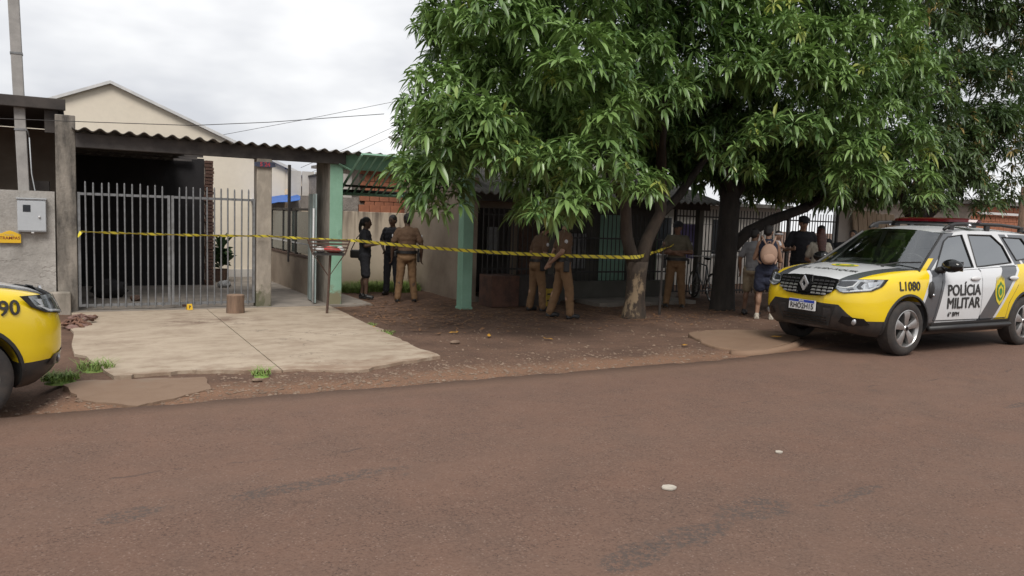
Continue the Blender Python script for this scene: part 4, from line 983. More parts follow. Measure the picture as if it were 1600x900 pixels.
        for xx in (-1.26, -2.1, -2.96): MB().box((xx-.05, s*.57-.02, 1.60), (xx+.05, s*.57+.02, 1.675)).build('rail_foot', 'trim_black', car, bevel=.008)
    # --- grille, emblem, plate, bumper details
    half = [(0, .70), (.28, .715), (.37, .755), (.44, .82), (.445, .88), (.44, .935), (.25, .955), (0, .96)]
    poly = half+[(-p[0], p[1]) for p in half[-2:0:-1]]
    v, f = front_patch(poly, .008, 14, .01); bb = MB(); bb.add(v, f); gr_ = bb.build('grille', 'gloss_black', car, smooth=40)
    for zz in (.745, .785, .825, .865, .905):
        for s in (-1, 1):
            for y0 in np.arange(.115, .42-(.0 if zz > .78 else .1), .078):
                v, f = front_patch([(s*y0, zz-.012), (s*(y0+.062), zz-.012), (s*(y0+.054), zz+.010), (s*(y0+.008), zz+.010)], .0205, 1, .012); bb = MB(); bb.add(v, f); bb.build('grille_tooth', 'trim_black' if zz > .84 else 'rim_silver', gr_)
    em = bpy.data.objects.new('emblem', None); col.objects.link(em); em.parent = car; xe = xfront(0, .84)+.03
    D = [(0, .105), (.068, 0), (0, -.105), (-.068, 0)]; d2 = [(p[0]*.45, p[1]*.52) for p in D]
    bb = MB(); bb.add([(xe, p[0], .85+p[1]) for p in D]+[(xe+.02, p[0], .85+p[1]) for p in D]+[(xe+.02, p[0], .85+p[1]) for p in d2]+[(xe, p[0], .85+p[1]) for p in d2], [(i, (i+1) % 4, 4+(i+1) % 4, 4+i) for i in range(4)]+[(4+i, 4+(i+1) % 4, 8+(i+1) % 4, 8+i) for i in range(4)]+[(8+i, 8+(i+1) % 4, 12+(i+1) % 4, 12+i) for i in range(4)]); bb.build('diamond', 'lamp_silver', em)
    v, f = front_patch([(-.085, .745), (.085, .745), (.10, .85), (.06, .965), (-.06, .965), (-.10, .85)], .012, 1, .017); bb = MB(); bb.add(v, f); bb.build('backing', 'gloss_black', em)
    v, f = front_patch([(-.46, .60), (-.40, .44), (-.36, .34), (.36, .34), (.40, .44), (.46, .60)], .006, 10); bb = MB(); bb.add(v, f); bb.build('lower_intake', 'trim_black', car, smooth=True)
    for zz in (.365, .40, .435):
        v, f = front_patch([(-.34, zz), (.34, zz), (.34, zz+.012), (-.34, zz+.012)], .009, 10, .01); bb = MB(); bb.add(v, f); bb.build('intake_slat', 'gloss_black', car)
    npl = bpy.data.objects.new('number_plate', None); col.objects.link(npl); npl.parent = car; npl.location = (.895, 0, .575)
    MB().box((-.03, -.2, -.065), (0, .2, .065)).build('board', 'plate_white', npl); MB().box((.0005, -.2, .032), (.002, .2, .065)).build('band', 'plate_band', npl)
    if fleet == 'L1080': lettering('lettering', 'RHO2H15', .098, 'decal_dark', npl, lambda u, v_, e=0: (.003+e, u+.005, v_-.017), fat=.002, sx=.86)
    lettering('lettering', 'BRASIL', .028, 'plate_white', npl, lambda u, v_: (.0035, u, v_+.0485), bold=.0008)
    # --- light bar
    lb = bpy.data.objects.new('light_bar', None); col.objects.link(lb); lb.parent = car; lb.location = (-1.72, 0, 1.712)
    bb = MB(); v = []; n = 25
    for i in range(n):
        u = -1+2*i/(n-1); e = 1-abs(u)**8*.5; cx_ = -.10*u*u
        for (dx, dz) in ((-.13, 0), (.13, 0), (.125*e, .035), (.07*e, .055*e), (-.07*e, .055*e), (-.125*e, .035)): v.append((dx*e+cx_, u*.62, dz))
    bb.add(v, [(i*6+k, i*6+(k+1) % 6, (i+1)*6+(k+1) % 6, (i+1)*6+k) for i in range(n-1) for k in range(6)]+[tuple(range(6)), tuple(range((n-1)*6, n*6))]); bb.build('lens', 'lamp_red', lb, smooth=35)
    MB().box((-.14, -.60, -.03), (.10, .60, -.002)).build('base', 'gloss_black', lb, bevel=.01)
    for s in (-1, 1): MB().box((-.07, s*.57-.03, -.075), (.05, s*.57+.03, -.031)).build('bracket', 'trim_black', lb)
    for s in (-1, 1): MB().ball((.09, s*.60, -.05), (.03, .03, .03), 10, 7).build('spot_lamp', 'chrome', lb, smooth=True)
    # --- interior above the belt
    for s in (-1, 1):
        MB().box((-1.45, s*.36-.24, 1.0), (-1.25, s*.36+.24, 1.32)).build('seat_back', 'seat_cloth', car, bevel=.05)
        MB().box((-1.43, s*.36-.12, 1.33), (-1.32, s*.36+.12, 1.47)).build('head_rest', 'seat_cloth', car, bevel=.04)
    MB().box((-2.45, -.6, 1.0), (-2.25, .6, 1.32)).build('rear_seat', 'seat_cloth', car, bevel=.05)
    MB().box((-.72, -.70, 1.0), (-.32, .70, 1.10)).build('dashboard', 'seat_cloth', car, bevel=.03)
    ring_ = [(-.84+.07*math.cos(t), .36+.18*math.sin(t), 1.10+.16*math.cos(t)) for t in np.linspace(0, 2*math.pi, 21)]; MB().tube(ring_, .014, 6).build('steering_wheel', 'trim_black', car, smooth=True)
    MB().box((-1.0, -.10, 1.44), (-.97, .10, 1.50)).build('rear_view_mirror', 'trim_black', car)
    # --- lettering and crests
    for s in ((1,) if text_side > 0 else (-1,)):
        sd_ = lambda x0, z0, off=.010: (lambda u, v_, e=0: (x0-s*u, s*(yside(x0-s*u, z0+v_)+off+e), z0+v_))
        lettering('lettering', 'POLÍCIA', .20, 'decal_dark', car, sd_(-1.14, .81), fat=.007)
        lettering('lettering', 'MILITAR', .20, 'decal_dark', car, sd_(-1.14, .64), fat=.007, sx=1.02)
        lettering('lettering', '6º BPM', .085, 'decal_dark', car, sd_(-.93, .50), fat=.002)
        lettering('lettering', fleet, .16, 'decal_dark', car, sd_(.0 if s > 0 else .2, .875, .006), fat=.004)
        ce = [(0, .20), (.05, .14), (.10, .12), (.118, .05), (.11, -.05), (.07, -.13), (0, -.185), (-.07, -.13), (-.11, -.05), (-.118, .05), (-.10, .12), (-.05, .14)]
        for k, off, mt in ((1.0, .011, 'crest_gold'), (.72, .014, 'crest_green'), (.50, .017, 'crest_gold'), (.30, .020, 'crest_green')):
            bb = MB(); bb.add([(-1.97+p[0]*k, s*(yside(-1.97, .78+p[1]*k)+off), .78+p[1]*k) for p in ce], [tuple(range(len(ce)))]); bb.build('crest', mt, car)
        for i in range(7):
            x_ = -1.97+(-3+i)*.026; bb = MB(); h_ = .10-.012*abs(i-3); bb.add([(x_-.016, s*(yside(x_, .9)+.012), .90), (x_+.016, s*(yside(x_, .9)+.012), .90), (x_+.004*(i-3), s*(yside(x_, 1.0)+.012), .90+h_+.02)], [(0, 1, 2)]); bb.build('crest_flame', 'crest_gold', car)
    def hood_z(x, y):
        zt = btop(x); yt = yside(x, zt); u = min(abs(y)/yt, 1); return zt+.045*(1-u**2.5)
    def hoodpt(x, y, o=.006):
        z = hood_z(x, y); k_ = min(max((x-.2)/.5, 0), 1); return (x+fshift(z)*k_, y, z+o)
    if fleet == 'L1080': lettering('lettering', 'RA TUIN AQUIR', .15, 'decal_dark', car, lambda u, v_: hoodpt(.48-v_, u), bold=.002, sx=.80)
    for k, mt, o_ in ((1.0, 'crest_gold', .006), (.7, 'crest_green', .008), (.45, 'crest_gold', .010)):
        pts = [hoodpt(.10+.11*k*math.cos(t), .20*k*math.sin(t), o_) for t in np.linspace(0, 2*math.pi, 19)[:-1]]; bb = MB(); bb.add(pts, [tuple(range(18))]); bb.build('crest', mt, car)
    for s in (-.4, .4): MB().ball(hoodpt(-.12, s, .008), (.025, .02, .012), 8, 6).build('washer_jet', 'trim_black', car)
    return car
make_car('yellow grey and white police SUV parked at the right with red light bar', (9.1, .25, .008), math.radians(180), 'L1080', 1)
make_car('yellow police SUV front end at the left edge of the picture', (-1.05, .98, -.115), math.radians(23), 'L1090', -1)
# ------------------------------------------------------------------ people
pm('skin_brown', (.20, .105, .065), (.17, .09, .055), 9, .6, .05); pm('skin_tan', (.36, .21, .14), (.31, .18, .12), 9, .6, .05); pm('skin_dark_shaded', (.10, .055, .035), None, 9, .6, .05)  # darkest skin also stands in for shade on the trio by the yard wall
pm('hair_black', (.012, .010, .010), (.02, .016, .014), 40, .6, .4); pm('hair_auburn', (.10, .03, .022), (.05, .016, .012), 30, .5, .4)
pm('uniform_shirt', (.135, .078, .045), (.11, .063, .036), 7, .85, .2); pm('uniform_trousers', (.21, .12, .058), (.17, .095, .045), 7, .85, .2); pm('olive_shirt', (.15, .13, .09), None, 7, .85, .2)
pm('black_cloth', (.016, .016, .02), (.024, .024, .03), 8, .9, .2); pm('navy_cloth', (.018, .022, .045), (.03, .034, .06), 8, .9, .2); pm('grey_cloth', (.22, .22, .23), (.17, .17, .18), 8, .9, .2); pm('cream_cloth', (.55, .50, .42), (.46, .42, .35), 8, .9, .2)
pm('black_leather', (.012, .011, .011), None, 9, .45, .1); pm('pack_pink', (.52, .34, .25), (.46, .29, .21), 7, .8, .15); pm('white_cloth', (.62, .62, .64), None, 7, .9, .1); pm('khaki_cloth', (.30, .24, .16), None, 7, .9, .15); pm('red_cloth', (.42, .06, .05), None, 7, .9, .1)
pm('eye_dark', (.015, .012, .010), None, 4, .3, 0); pm('lip', (.22, .09, .07), None, 4, .6, 0)
PENDING = []
tex = bpy.data.textures.new('folds', 'CLOUDS'); tex.noise_scale = .06; tex.noise_depth = 2
def rcone(b, p, q, r0, r1):
    """tapered limb with round ends"""
    p, q = np.array(p, float), np.array(q, float); n = max(3, int(np.linalg.norm(q-p)/(min(r0, r1)*.55))+1)
    b.tube([p, q], [r0, r1], 14); b.ball(p, r0, 14, 9); b.ball(q, r1, 14, 9)
def remeshed(b, name, mat, parent, voxel, smooth=3, fold=0):
    o = b.build(name, mat, parent, smooth=True)
    m = o.modifiers.new('r', 'REMESH'); m.mode = 'VOXEL'; m.voxel_size = voxel; m.use_smooth_shade = True
    m = o.modifiers.new('s', 'SMOOTH'); m.iterations = smooth; m.factor = .5
    if fold: m = o.modifiers.new('d', 'DISPLACE'); m.texture = tex; m.strength = fold; m.mid_level = .5
    PENDING.append(o); return o
def hand(b, wr, el, curl=.5, side=1, palm=None):
    """palm, four fingers of unequal length with a knuckle bend, thumb from the side of the palm"""
    wr, el = np.array(wr, float), np.array(el, float); d = wr-el; d /= np.linalg.norm(d)
    nrm = np.array(palm if palm is not None else (-side*.9, .2, 0.1), float); nrm -= d*(nrm@d); nrm /= np.linalg.norm(nrm); lat = np.cross(d, nrm)
    c = wr+d*.05
    for k in (-1, 0, 1): rcone(b, wr+lat*.014*k, wr+d*.085+lat*.022*k, .016, .015)
    for k, L_ in ((-1.5, .062), (-.5, .078), (.5, .082), (1.5, .074)):
        p0 = wr+d*.085+lat*.0185*k; p1 = p0+(d*math.cos(curl*.6)+nrm*math.sin(curl*.6))*L_*.5; p2 = p1+(d*math.cos(curl*1.6)+nrm*math.sin(curl*1.6))*L_*.5
        rcone(b, p0, p1, .0105, .0098); rcone(b, p1, p2, .0098, .009)
    t0 = wr+d*.03+lat*.024*side; t1 = t0+d*.03+lat*.024*side+nrm*.014; t2 = t1+d*.032+nrm*.012+lat*.004*side
    rcone(b, t0, t1, .0135, .0115); rcone(b, t1, t2, .0115, .0098)
def person(label, loc, phi, H=1.75, skin='skin_brown', hair='hair_black', shirt='black_cloth', pants='black_cloth', shoes='black_leather', sleeve='short', legs='long',
           arms=None, feet=None, look=(0, 1, 0), lean=0.0, female=False, long_hair=None, uniform=False, skirt=False, fat=1.0, cap=None, group=None, hand_curl=.6, pony=False):
    """stands at loc, turned phi degrees from facing away from the camera (+ = to the left of the picture)"""
    s = H/1.75; P = thing('person', label, 'person', loc, -AZ+math.radians(phi), group)
    P.scale = (s, s, s)
    ly = lean
    hipw, shw = (.095, .165) if female else (.09, .19)
    lz = lambda z: ly*max(0, z-.9)/.6
    arms = arms or {}
    sL, sR = np.array([-shw, lz(1.43), 1.42]), np.array([shw, lz(1.43), 1.42])
    eL, wL = arms.get('L', ((-.27, lz(1.2)-.03, 1.13), (-.28, lz(1.0)+.06, .88)))
    eR, wR = arms.get('R', ((.27, lz(1.2)-.03, 1.13), (.28, lz(1.0)+.06, .88)))
    (fLx, fLy), (fRx, fRy) = feet or ((-.13, 0), (.13, .03))
    kL = (-.105+(fLx+.13)*.5, fLy*.5+.02, .50); kR = (.105+(fRx-.13)*.5, fRy*.5+.02, .50); aL = (fLx, fLy-.02, .09); aR = (fRx, fRy-.02, .09)
    hL, hR = (-hipw, 0, .92), (hipw, 0, .92)
    lk = np.array(look, float); lk /= np.linalg.norm(lk)
    b = MB()
    hc = np.array([0, lz(1.62)+.02, 1.635])+np.array([0, max(0, -lk[2])*.05, -max(0, -lk[2])*.03])
    # torso
    for (z, rx, ry) in ((.95, .155, .115), (1.02, .145, .105), (1.10, .135, .10), (1.18, .14, .10), (1.27, .155, .11), (1.35, .165, .11), (1.42, .15, .09)):
        b.ball((0, lz(z), z), (rx*fat*(.93 if female else 1), ry*fat, .07), 18, 10)
    rcone(b, (0, lz(1.45), 1.42), hc-np.array([0, .01, .06]), .062, .052)
    for S_, E_, W_ in ((sL, eL, wL), (sR, eR, wR)):
        rcone(b, S_*np.array([.85, 1, 1]), E_, .056, .042); rcone(b, E_, W_, .043, .028)
    for h_, k_, a_ in ((hL, kL, aL), (hR, kR, aR)):
        rcone(b, h_, k_, .088, .058); rcone(b, k_, a_, .055, .037); mid = (np.array(k_)*.65+np.array(a_)*.35)+[0, -.02, 0]; b.ball(mid, (.056, .06, .11), 12, 8)
        b.ball((a_[0], a_[1]+.05, .04), (.042, .115, .04), 14, 9)
    # head turned to where the person looks
    fwd = lk; right = np.cross(fwd, (0, 0, 1)); right /= np.linalg.norm(right); up = np.cross(right, fwd); Rm = Matrix([[right[i], fwd[i], up[i], hc[i]] for i in range(3)]+[[0, 0, 0, 1]])
    b.ball((0, -.005, .025), (.076, .096, .095), 18, 12, mat=Rm); b.ball((0, .03, -.045), (.055, .062, .065), 14, 9, mat=Rm); b.ball((0, .02, -.01), (.068, .078, .09), 14, 9, mat=Rm)
    b.ball((0, .103, -.012), (.014, .018, .022), 8, 6, mat=Rm); b.ball((0, .092, .012), (.010, .014, .03), 8, 6, mat=Rm); b.ball((0, .085, -.092), (.022, .015, .015), 8, 6, mat=Rm)
    for q in (-1, 1): b.ball((q*.078, -.01, -.005), (.013, .022, .032), 8, 6, mat=Rm)
    hand(b, wL, eL, hand_curl, 1); hand(b, wR, eR, hand_curl, -1)
    body = remeshed(b, 'body', skin, P, .013, 2)
    for q in (-1, 1): MB().ball((q*.032, .087, .015), (.012, .008, .007), 8, 6, mat=Rm).build('eye', 'eye_dark', body); MB().ball((q*.033, .089, .035), (.02, .008, .005), 8, 5, mat=Rm).build('eyebrow', hair, body)
    MB().ball((0, .091, -.055), (.024, .009, .007), 8, 5, mat=Rm).build('mouth', 'lip', body)
    # hair
    hb_ = MB(); hb_.ball((0, -.022, .045), (.087, .100, .092), 18, 12, mat=Rm); hb_.ball((0, -.045, .005), (.080, .075, .085), 16, 10, mat=Rm)
    if long_hair:
        for k in range(7): hb_.ball((0, -.06-.008*k, -.03-long_hair*k/7), (.098+.004*k-.0015*k*k, .062, .075), 16, 9, mat=Rm)
    if pony:
        for k in range(6): hb_.ball((0, -.115-.012*k+.003*k*k, .03-.045*k), (.04-.003*k, .038, .05), 12, 8, mat=Rm)
    remeshed(hb_, 'hair', hair, P, .012, 2)
    if cap:
        cb_ = MB(); cb_.ball((0, -.012, .075), (.096, .112, .068), 18, 10, mat=Rm); cb_.ball((0, .10, .062), (.07, .065, .010), 14, 8, mat=Rm); remeshed(cb_, 'cap', cap, P, .011, 2)
    # shirt
    t = MB(); g = .016
    lo_ = 1.0 if uniform else .90
    for (z, rx, ry) in ((.92, .165, .125), (.98, .158, .118), (1.04, .152, .113), (1.11, .148, .11), (1.18, .15, .112), (1.27, .165, .12), (1.35, .174, .118), (1.42, .16, .098)):
        if z < lo_-.05: continue
        t.ball((0, lz(z), z), (rx*fat*(.95 if female else 1)+g, ry*fat+g, .12 if 1 < z < 1.4 else .075), 20, 12)
    rcone(t, (0, lz(1.44), 1.42), (0, lz(1.48)+.004, 1.475), .075, .066)
    for S_, E_, W_ in ((sL, eL, wL), (sR, eR, wR)):
        S_, E_, W_ = np.array(S_), np.array(E_), np.array(W_)
        if sleeve == 'none': t.ball(S_*np.array([.8, 1, 1]), .055, 12, 8); continue
        rcone(t, S_*np.array([.85, 1, 1]), S_+(E_-S_)*(.72 if sleeve == 'short' else 1), .072, .066 if sleeve == 'short' else .056)
        if sleeve == 'long': rcone(t, E_, E_+(W_-E_)*.92, .057, .042)
    remeshed(t, 'shirt', shirt, P, .014, 4, .022)
    # trousers, shorts or skirt
    t = MB(); t.ball((0, lz(.95), .95), (.168*fat, .128*fat, .09), 18, 10); t.ball((0, -.015, .88), (.165*fat, .13*fat, .09), 18, 10)
    end = {'long': 1.0, 'knee': .0, 'short': -.4}[legs]
    for h_, k_, a_ in ((hL, kL, aL), (hR, kR, aR)):
        h_, k_, a_ = np.array(h_), np.array(k_), np.array(a_)
        if legs == 'long': rcone(t, h_, k_, .105, .080); rcone(t, k_, a_+[0, .0, .0], .079, .068)
        elif skirt: rcone(t, h_, h_+(k_-h_)*.72, .115, .12)
        else: rcone(t, h_, h_+(k_-h_)*(.92 if legs == 'knee' else .55), .106, .094)
    if skirt: t.ball((0, 0, .72), (.18, .13, .1), 16, 10)
    remeshed(t, 'skirt' if skirt else ('trousers' if legs == 'long' else 'shorts'), pants, P, .014, 3, .024)
    for a_ in (aL, aR):
        t = MB(); t.ball((a_[0], a_[1]+.055, .045), (.048, .13, .045), 16, 10); t.ball((a_[0], a_[1], .075), (.046, .055, .06), 12, 8); t.box((a_[0]-.044, a_[1]-.06, .0), (a_[0]+.044, a_[1]+.15, .03)); remeshed(t, 'shoe', shoes, P, .012, 2)
    if uniform:
        t = MB(); t.lathe([(.168*fat+g, -.028), (.180*fat+g, -.028), (.180*fat+g, .028), (.168*fat+g, .028)], 'z', 28, close=True); t.v = [(x, y*.78+lz(1.0), z+1.0) for x, y, z in t.v]; t.build('belt', 'black_leather', P, smooth=40)
        hx = .19*fat
        MB().box((hx, -.05, .80), (hx+.05, .05, 1.0)).build('holster', 'black_leather', P, bevel=.015); MB().box((hx+.008, -.02, 1.0), (hx+.042, .03, 1.07)).build('pistol_grip', 'black_leather', P, bevel=.01)
        MB().box((-hx-.045, -.03, .90), (-hx, .05, 1.01)).build('pouch', 'black_leather', P, bevel=.012)
        for S_, E_, sg_ in ((sL, eL, -1), (sR, eR, 1)):
            m_ = np.array(S_)*.62+np.array(E_)*.38; MB().ball((m_[0]+sg_*.062, m_[1], m_[2]), (.012, .03, .036), 10, 7).build('sleeve_badge', 'white_cloth', P, smooth=True)
    return P
def gpt(px, py): g = G(px, py); return (float(g[0]), float(g[1]), gz(g[0], g[1])+.005)
fwd_arms = {'L': ((-.25, .06, 1.15), (-.08, .27, 1.14)), 'R': ((.25, .06, 1.15), (.10, .28, 1.12))}
W1 = person('woman in dark top and shorts with ponytail holding up a phone by the yard wall', gpt(569, 467), -90, 1.66, 'skin_dark_shaded', shirt='black_cloth', pants='black_cloth', legs='knee', female=True, pony=True, look=(0, 1, -.18),
       arms={'L': ((-.22, .08, 1.16), (-.12, .31, 1.20)), 'R': ((.22, .05, 1.15), (.13, .30, 1.20))}, feet=((-.08, -.05), (.08, .07)))
person('man in all dark clothes standing between the woman and an officer', gpt(612, 461), 165, 1.72, 'skin_dark_shaded', shirt='black_cloth', pants='black_cloth', look=(.2, 1, -.2), arms={'L': ((-.26, .0, 1.13), (-.14, .2, 1.02)), 'R': ((.26, .0, 1.13), (.12, .2, 1.0))})
person('police officer in brown uniform seen from behind by the yard wall', gpt(634, 472), 12, 1.76, 'skin_dark_shaded', shirt='uniform_shirt', pants='uniform_trousers', uniform=True, fat=1.08, feet=((-.17, -.02), (.17, .06)), look=(-.35, 1, -.1),
       arms={'L': ((-.285, -.02, 1.14), (-.29, .06, .89)), 'R': ((.285, -.03, 1.14), (.29, .05, .89))})
person('police officer in khaki trousers standing side on with hands behind his back', gpt(877, 497), -80, 1.78, 'skin_tan', shirt='uniform_shirt', pants='uniform_trousers', uniform=True, fat=1.04, feet=((-.12, -.16), (.12, .14)), look=(.1, 1, -.1),
       arms={'L': ((-.28, -.10, 1.14), (-.07, -.22, .97)), 'R': ((.28, -.10, 1.14), (.04, -.235, .94))})
person('police officer with head bowed and forearms raised near the barred door', gpt(836, 486), -60, 1.70, 'skin_tan', shirt='uniform_shirt', pants='uniform_trousers', uniform=True, look=(0, 1, -.65), lean=.10, arms={'L': ((-.25, .02, 1.14), (-.10, .27, 1.08)), 'R': ((.25, .02, 1.14), (.10, .27, 1.06))}, feet=((-.10, -.05), (.11, .12)))
person('police officer in dim light between the two tree trunks with arms folded', gpt(1053, 481), 160, 1.78, 'skin_brown', shirt='olive_shirt', pants='uniform_trousers', uniform=True, fat=1.15, look=(.3, 1, -.35), cap='black_cloth', arms={'L': ((-.30, .08, 1.14), (.06, .24, 1.15)), 'R': ((.30, .08, 1.12), (-.06, .22, 1.10))}, feet=((-.16, 0), (.16, .05)))
BY = 'bystanders by the police car'
person('person in grey shirt and shorts leftmost of the bystanders', gpt(1172, 492), -35, 1.62, 'skin_brown', shirt='grey_cloth', pants='khaki_cloth', legs='knee', group=BY, look=(.4, 1, -.1), female=True)
pB = person('woman in navy sleeveless dress wearing a beige backpack', gpt(1193, 499), -12, 1.66, 'skin_tan', shirt='navy_cloth', pants='navy_cloth', legs='short', sleeve='none', skirt=True, female=True, group=BY, look=(.5, 1, -.05), shoes='cream_cloth',
       arms={'L': ((-.22, .10, 1.13), (-.05, .27, 1.16)), 'R': ((.25, .10, 1.10), (.10, .28, 1.14))})
person('tall man in black shirt with dark hair beside the fence', gpt(1246, 487), 168, 1.90, 'skin_tan', shirt='black_cloth', pants='navy_cloth', group=BY, fat=1.16, look=(-.2, 1, -.35), cap='black_cloth', arms={'L': ((-.28, .06, 1.14), (-.10, .28, 1.18)), 'R': ((.30, .05, 1.14), (.20, .28, 1.16))})
person('woman with long auburn hair in a cream top turned away', gpt(1274, 492), -20, 1.64, 'skin_tan', hair='hair_auburn', shirt='cream_cloth', pants='navy_cloth', group=BY, female=True, long_hair=.38, look=(-.3, 1, -.1), arms={'L': ((-.24, .10, 1.13), (-.12, .28, 1.05)), 'R': ((.24, .10, 1.13), (.12, .28, 1.05))})
q = gpt(1325, 478)
person('man in black shirt stretching one arm towards the others', q, 150, 1.68, 'skin_tan', shirt='black_cloth', pants='khaki_cloth', group=BY, look=(.2, 1, 0), arms={'R': ((.46, .10, 1.38), (.70, .16, 1.46)), 'L': ((-.25, .0, 1.13), (-.2, .2, 1.0))})
q = gpt(1352, 485)
person('person in olive top seen through the windscreen of the car', q, 100, 1.62, 'skin_brown', shirt='olive_shirt', pants='black_cloth', group=BY, look=(.1, 1, -.3), female=True, arms={'L': ((-.30, .12, 1.25), (-.08, .25, 1.32)), 'R': ((.25, .1, 1.15), (.1, .27, 1.2))})
person('man in dark clothes standing by the fence behind the auburn haired woman', gpt(1275, 480), 150, 1.76, 'skin_brown', shirt='black_cloth', pants='black_cloth', group=BY, look=(.3, 1, -.2))
# child carried on the woman's arm: head, body and dangling legs
ch = thing('person', 'small child with light band on the arm of the backpack woman', 'person', (pB.location.x, pB.location.y, pB.location.z), pB.rotation_euler.z, BY)
b = MB(); c0 = np.array([.17, .22, 1.28])
b.ball(c0+[0, 0, .0], (.085, .075, .13), 14, 10); b.ball(c0+[.02, .0, .21], (.065, .072, .078), 16, 10); rcone(b, c0+[0, 0, .1], c0+[.02, 0, .18], .035, .035)
for q in (-1, 1):
    rcone(b, c0+[q*.05, .02, -.10], c0+[q*.08, .12, -.18], .045, .035); rcone(b, c0+[q*.08, .12, -.18], c0+[q*.08, .10, -.34], .035, .025); rcone(b, c0+[q*.08, .03, .08], c0+[q*.11, -.06, .0], .03, .024); rcone(b, c0+[q*.11, -.06, .0], c0+[q*.05, -.13, .02], .024, .02)
    for k in range(4): rcone(b, c0+[q*.05, -.13, .005+.012*k], c0+[q*.04, -.16, .0+.012*k], .007, .006)
    b.ball(c0+[q*.08, .13, -.36], (.025, .05, .022), 10, 7)
b.ball(c0+[.04, -.068, .20], (.01, .014, .012), 8, 6)
bc = remeshed(b, 'body', 'skin_tan', ch, .010, 2)
for q in (-1, 1): MB().ball(c0+[.04+q*.024, -.066, .22], (.007, .008, .006), 8, 5).build('eye', 'eye_dark', bc)
t = MB(); t.ball(c0+[.02, .014, .232], (.072, .075, .07), 14, 9); remeshed(t, 'hair', 'hair_black', ch, .012, 2)
t = MB(); t.ball(c0, (.097, .088, .135), 14, 10); remeshed(t, 'shirt', 'white_cloth', ch, .012, 2)
t = MB(); t.lathe([(.072, -.012), (.078, -.012), (.078, .012), (.072, .012)], 'z', 20, close=True); t.v = [(x+c0[0]+.02, y+c0[1], z+c0[2]+.24) for x, y, z in t.v]; t.build('head_band', 'white_cloth', ch, smooth=True)
# backpack with straps
bp = thing('backpack', 'small beige pink backpack on the woman in navy', 'backpack', tuple(pB.location), pB.rotation_euler.z)
b = MB(); b.ball((0, -.195, 1.16), (.145, .075, .19), 20, 14); b.v = [(x, max(min(y, -.13), -.275), max(z, .99)) for x, y, z in b.v]; b.build('bag', 'pack_pink', bp, smooth=40)
b = MB(); b.ball((0, -.262, 1.09), (.105, .035, .085), 16, 10); b.build('front_pocket', 'pack_pink', bp, smooth=True)
for s in (-1, 1):
    MB().tube([(s*.05, -.17, 1.33), (s*.09, -.13, 1.41), (s*.115, -.02, 1.475), (s*.12, .08, 1.40), (s*.13, .135, 1.25), (s*.165, .06, 1.06), (s*.12, -.14, 1.0)], .016, 6).build('strap', 'pack_pink', bp, smooth=True)
b = MB(); b.tube([(-.03, -.15, 1.34), (-.02, -.16, 1.39), (.02, -.16, 1.39), (.03, -.15, 1.34)], .008, 6).build('top_loop', 'pack_pink', bp, smooth=True)
# handbag of the first woman, phone in her hand
hbg = thing('handbag', 'black shoulder bag hanging behind the woman by the yard wall', 'bag', tuple(W1.location), W1.rotation_euler.z)
MB().box((-.05, -.30, .83), (.05, -.10, 1.0)).build('bag', 'black_leather', hbg, bevel=.03); MB().tube([(-.0, -.28, 1.0), (.02, -.16, 1.25), (.06, .0, 1.41), (.06, .12, 1.30), (.02, .0, 1.02), (0, -.12, 1.0)], .01, 6).build('strap', 'black_leather', hbg, smooth=True)
ph = thing('phone', 'dark phone held up by the woman with the ponytail', 'phone', tuple(W1.location), W1.rotation_euler.z)
MB().box((-.04, .355, 1.16), (.04, .366, 1.32)).build('case', 'black_leather', ph, bevel=.004); MB().box((-.036, .350, 1.165), (.036, .3545, 1.315)).build('screen', 'dark_glass', ph)
# bake the voxel modifiers
dg = bpy.context.evaluated_depsgraph_get(); dg.update(); baked = []
for o in PENDING: baked.append(bpy.data.meshes.new_from_object(o.evaluated_get(dg)))
for o, me in zip(PENDING, baked):
    m0 = o.data.materials[0]; old = o.data; o.modifiers.clear(); o.data = me; bpy.data.meshes.remove(old)
    if not me.materials: me.materials.append(m0)
    me.polygons.foreach_set('use_smooth', [True]*len(me.polygons))
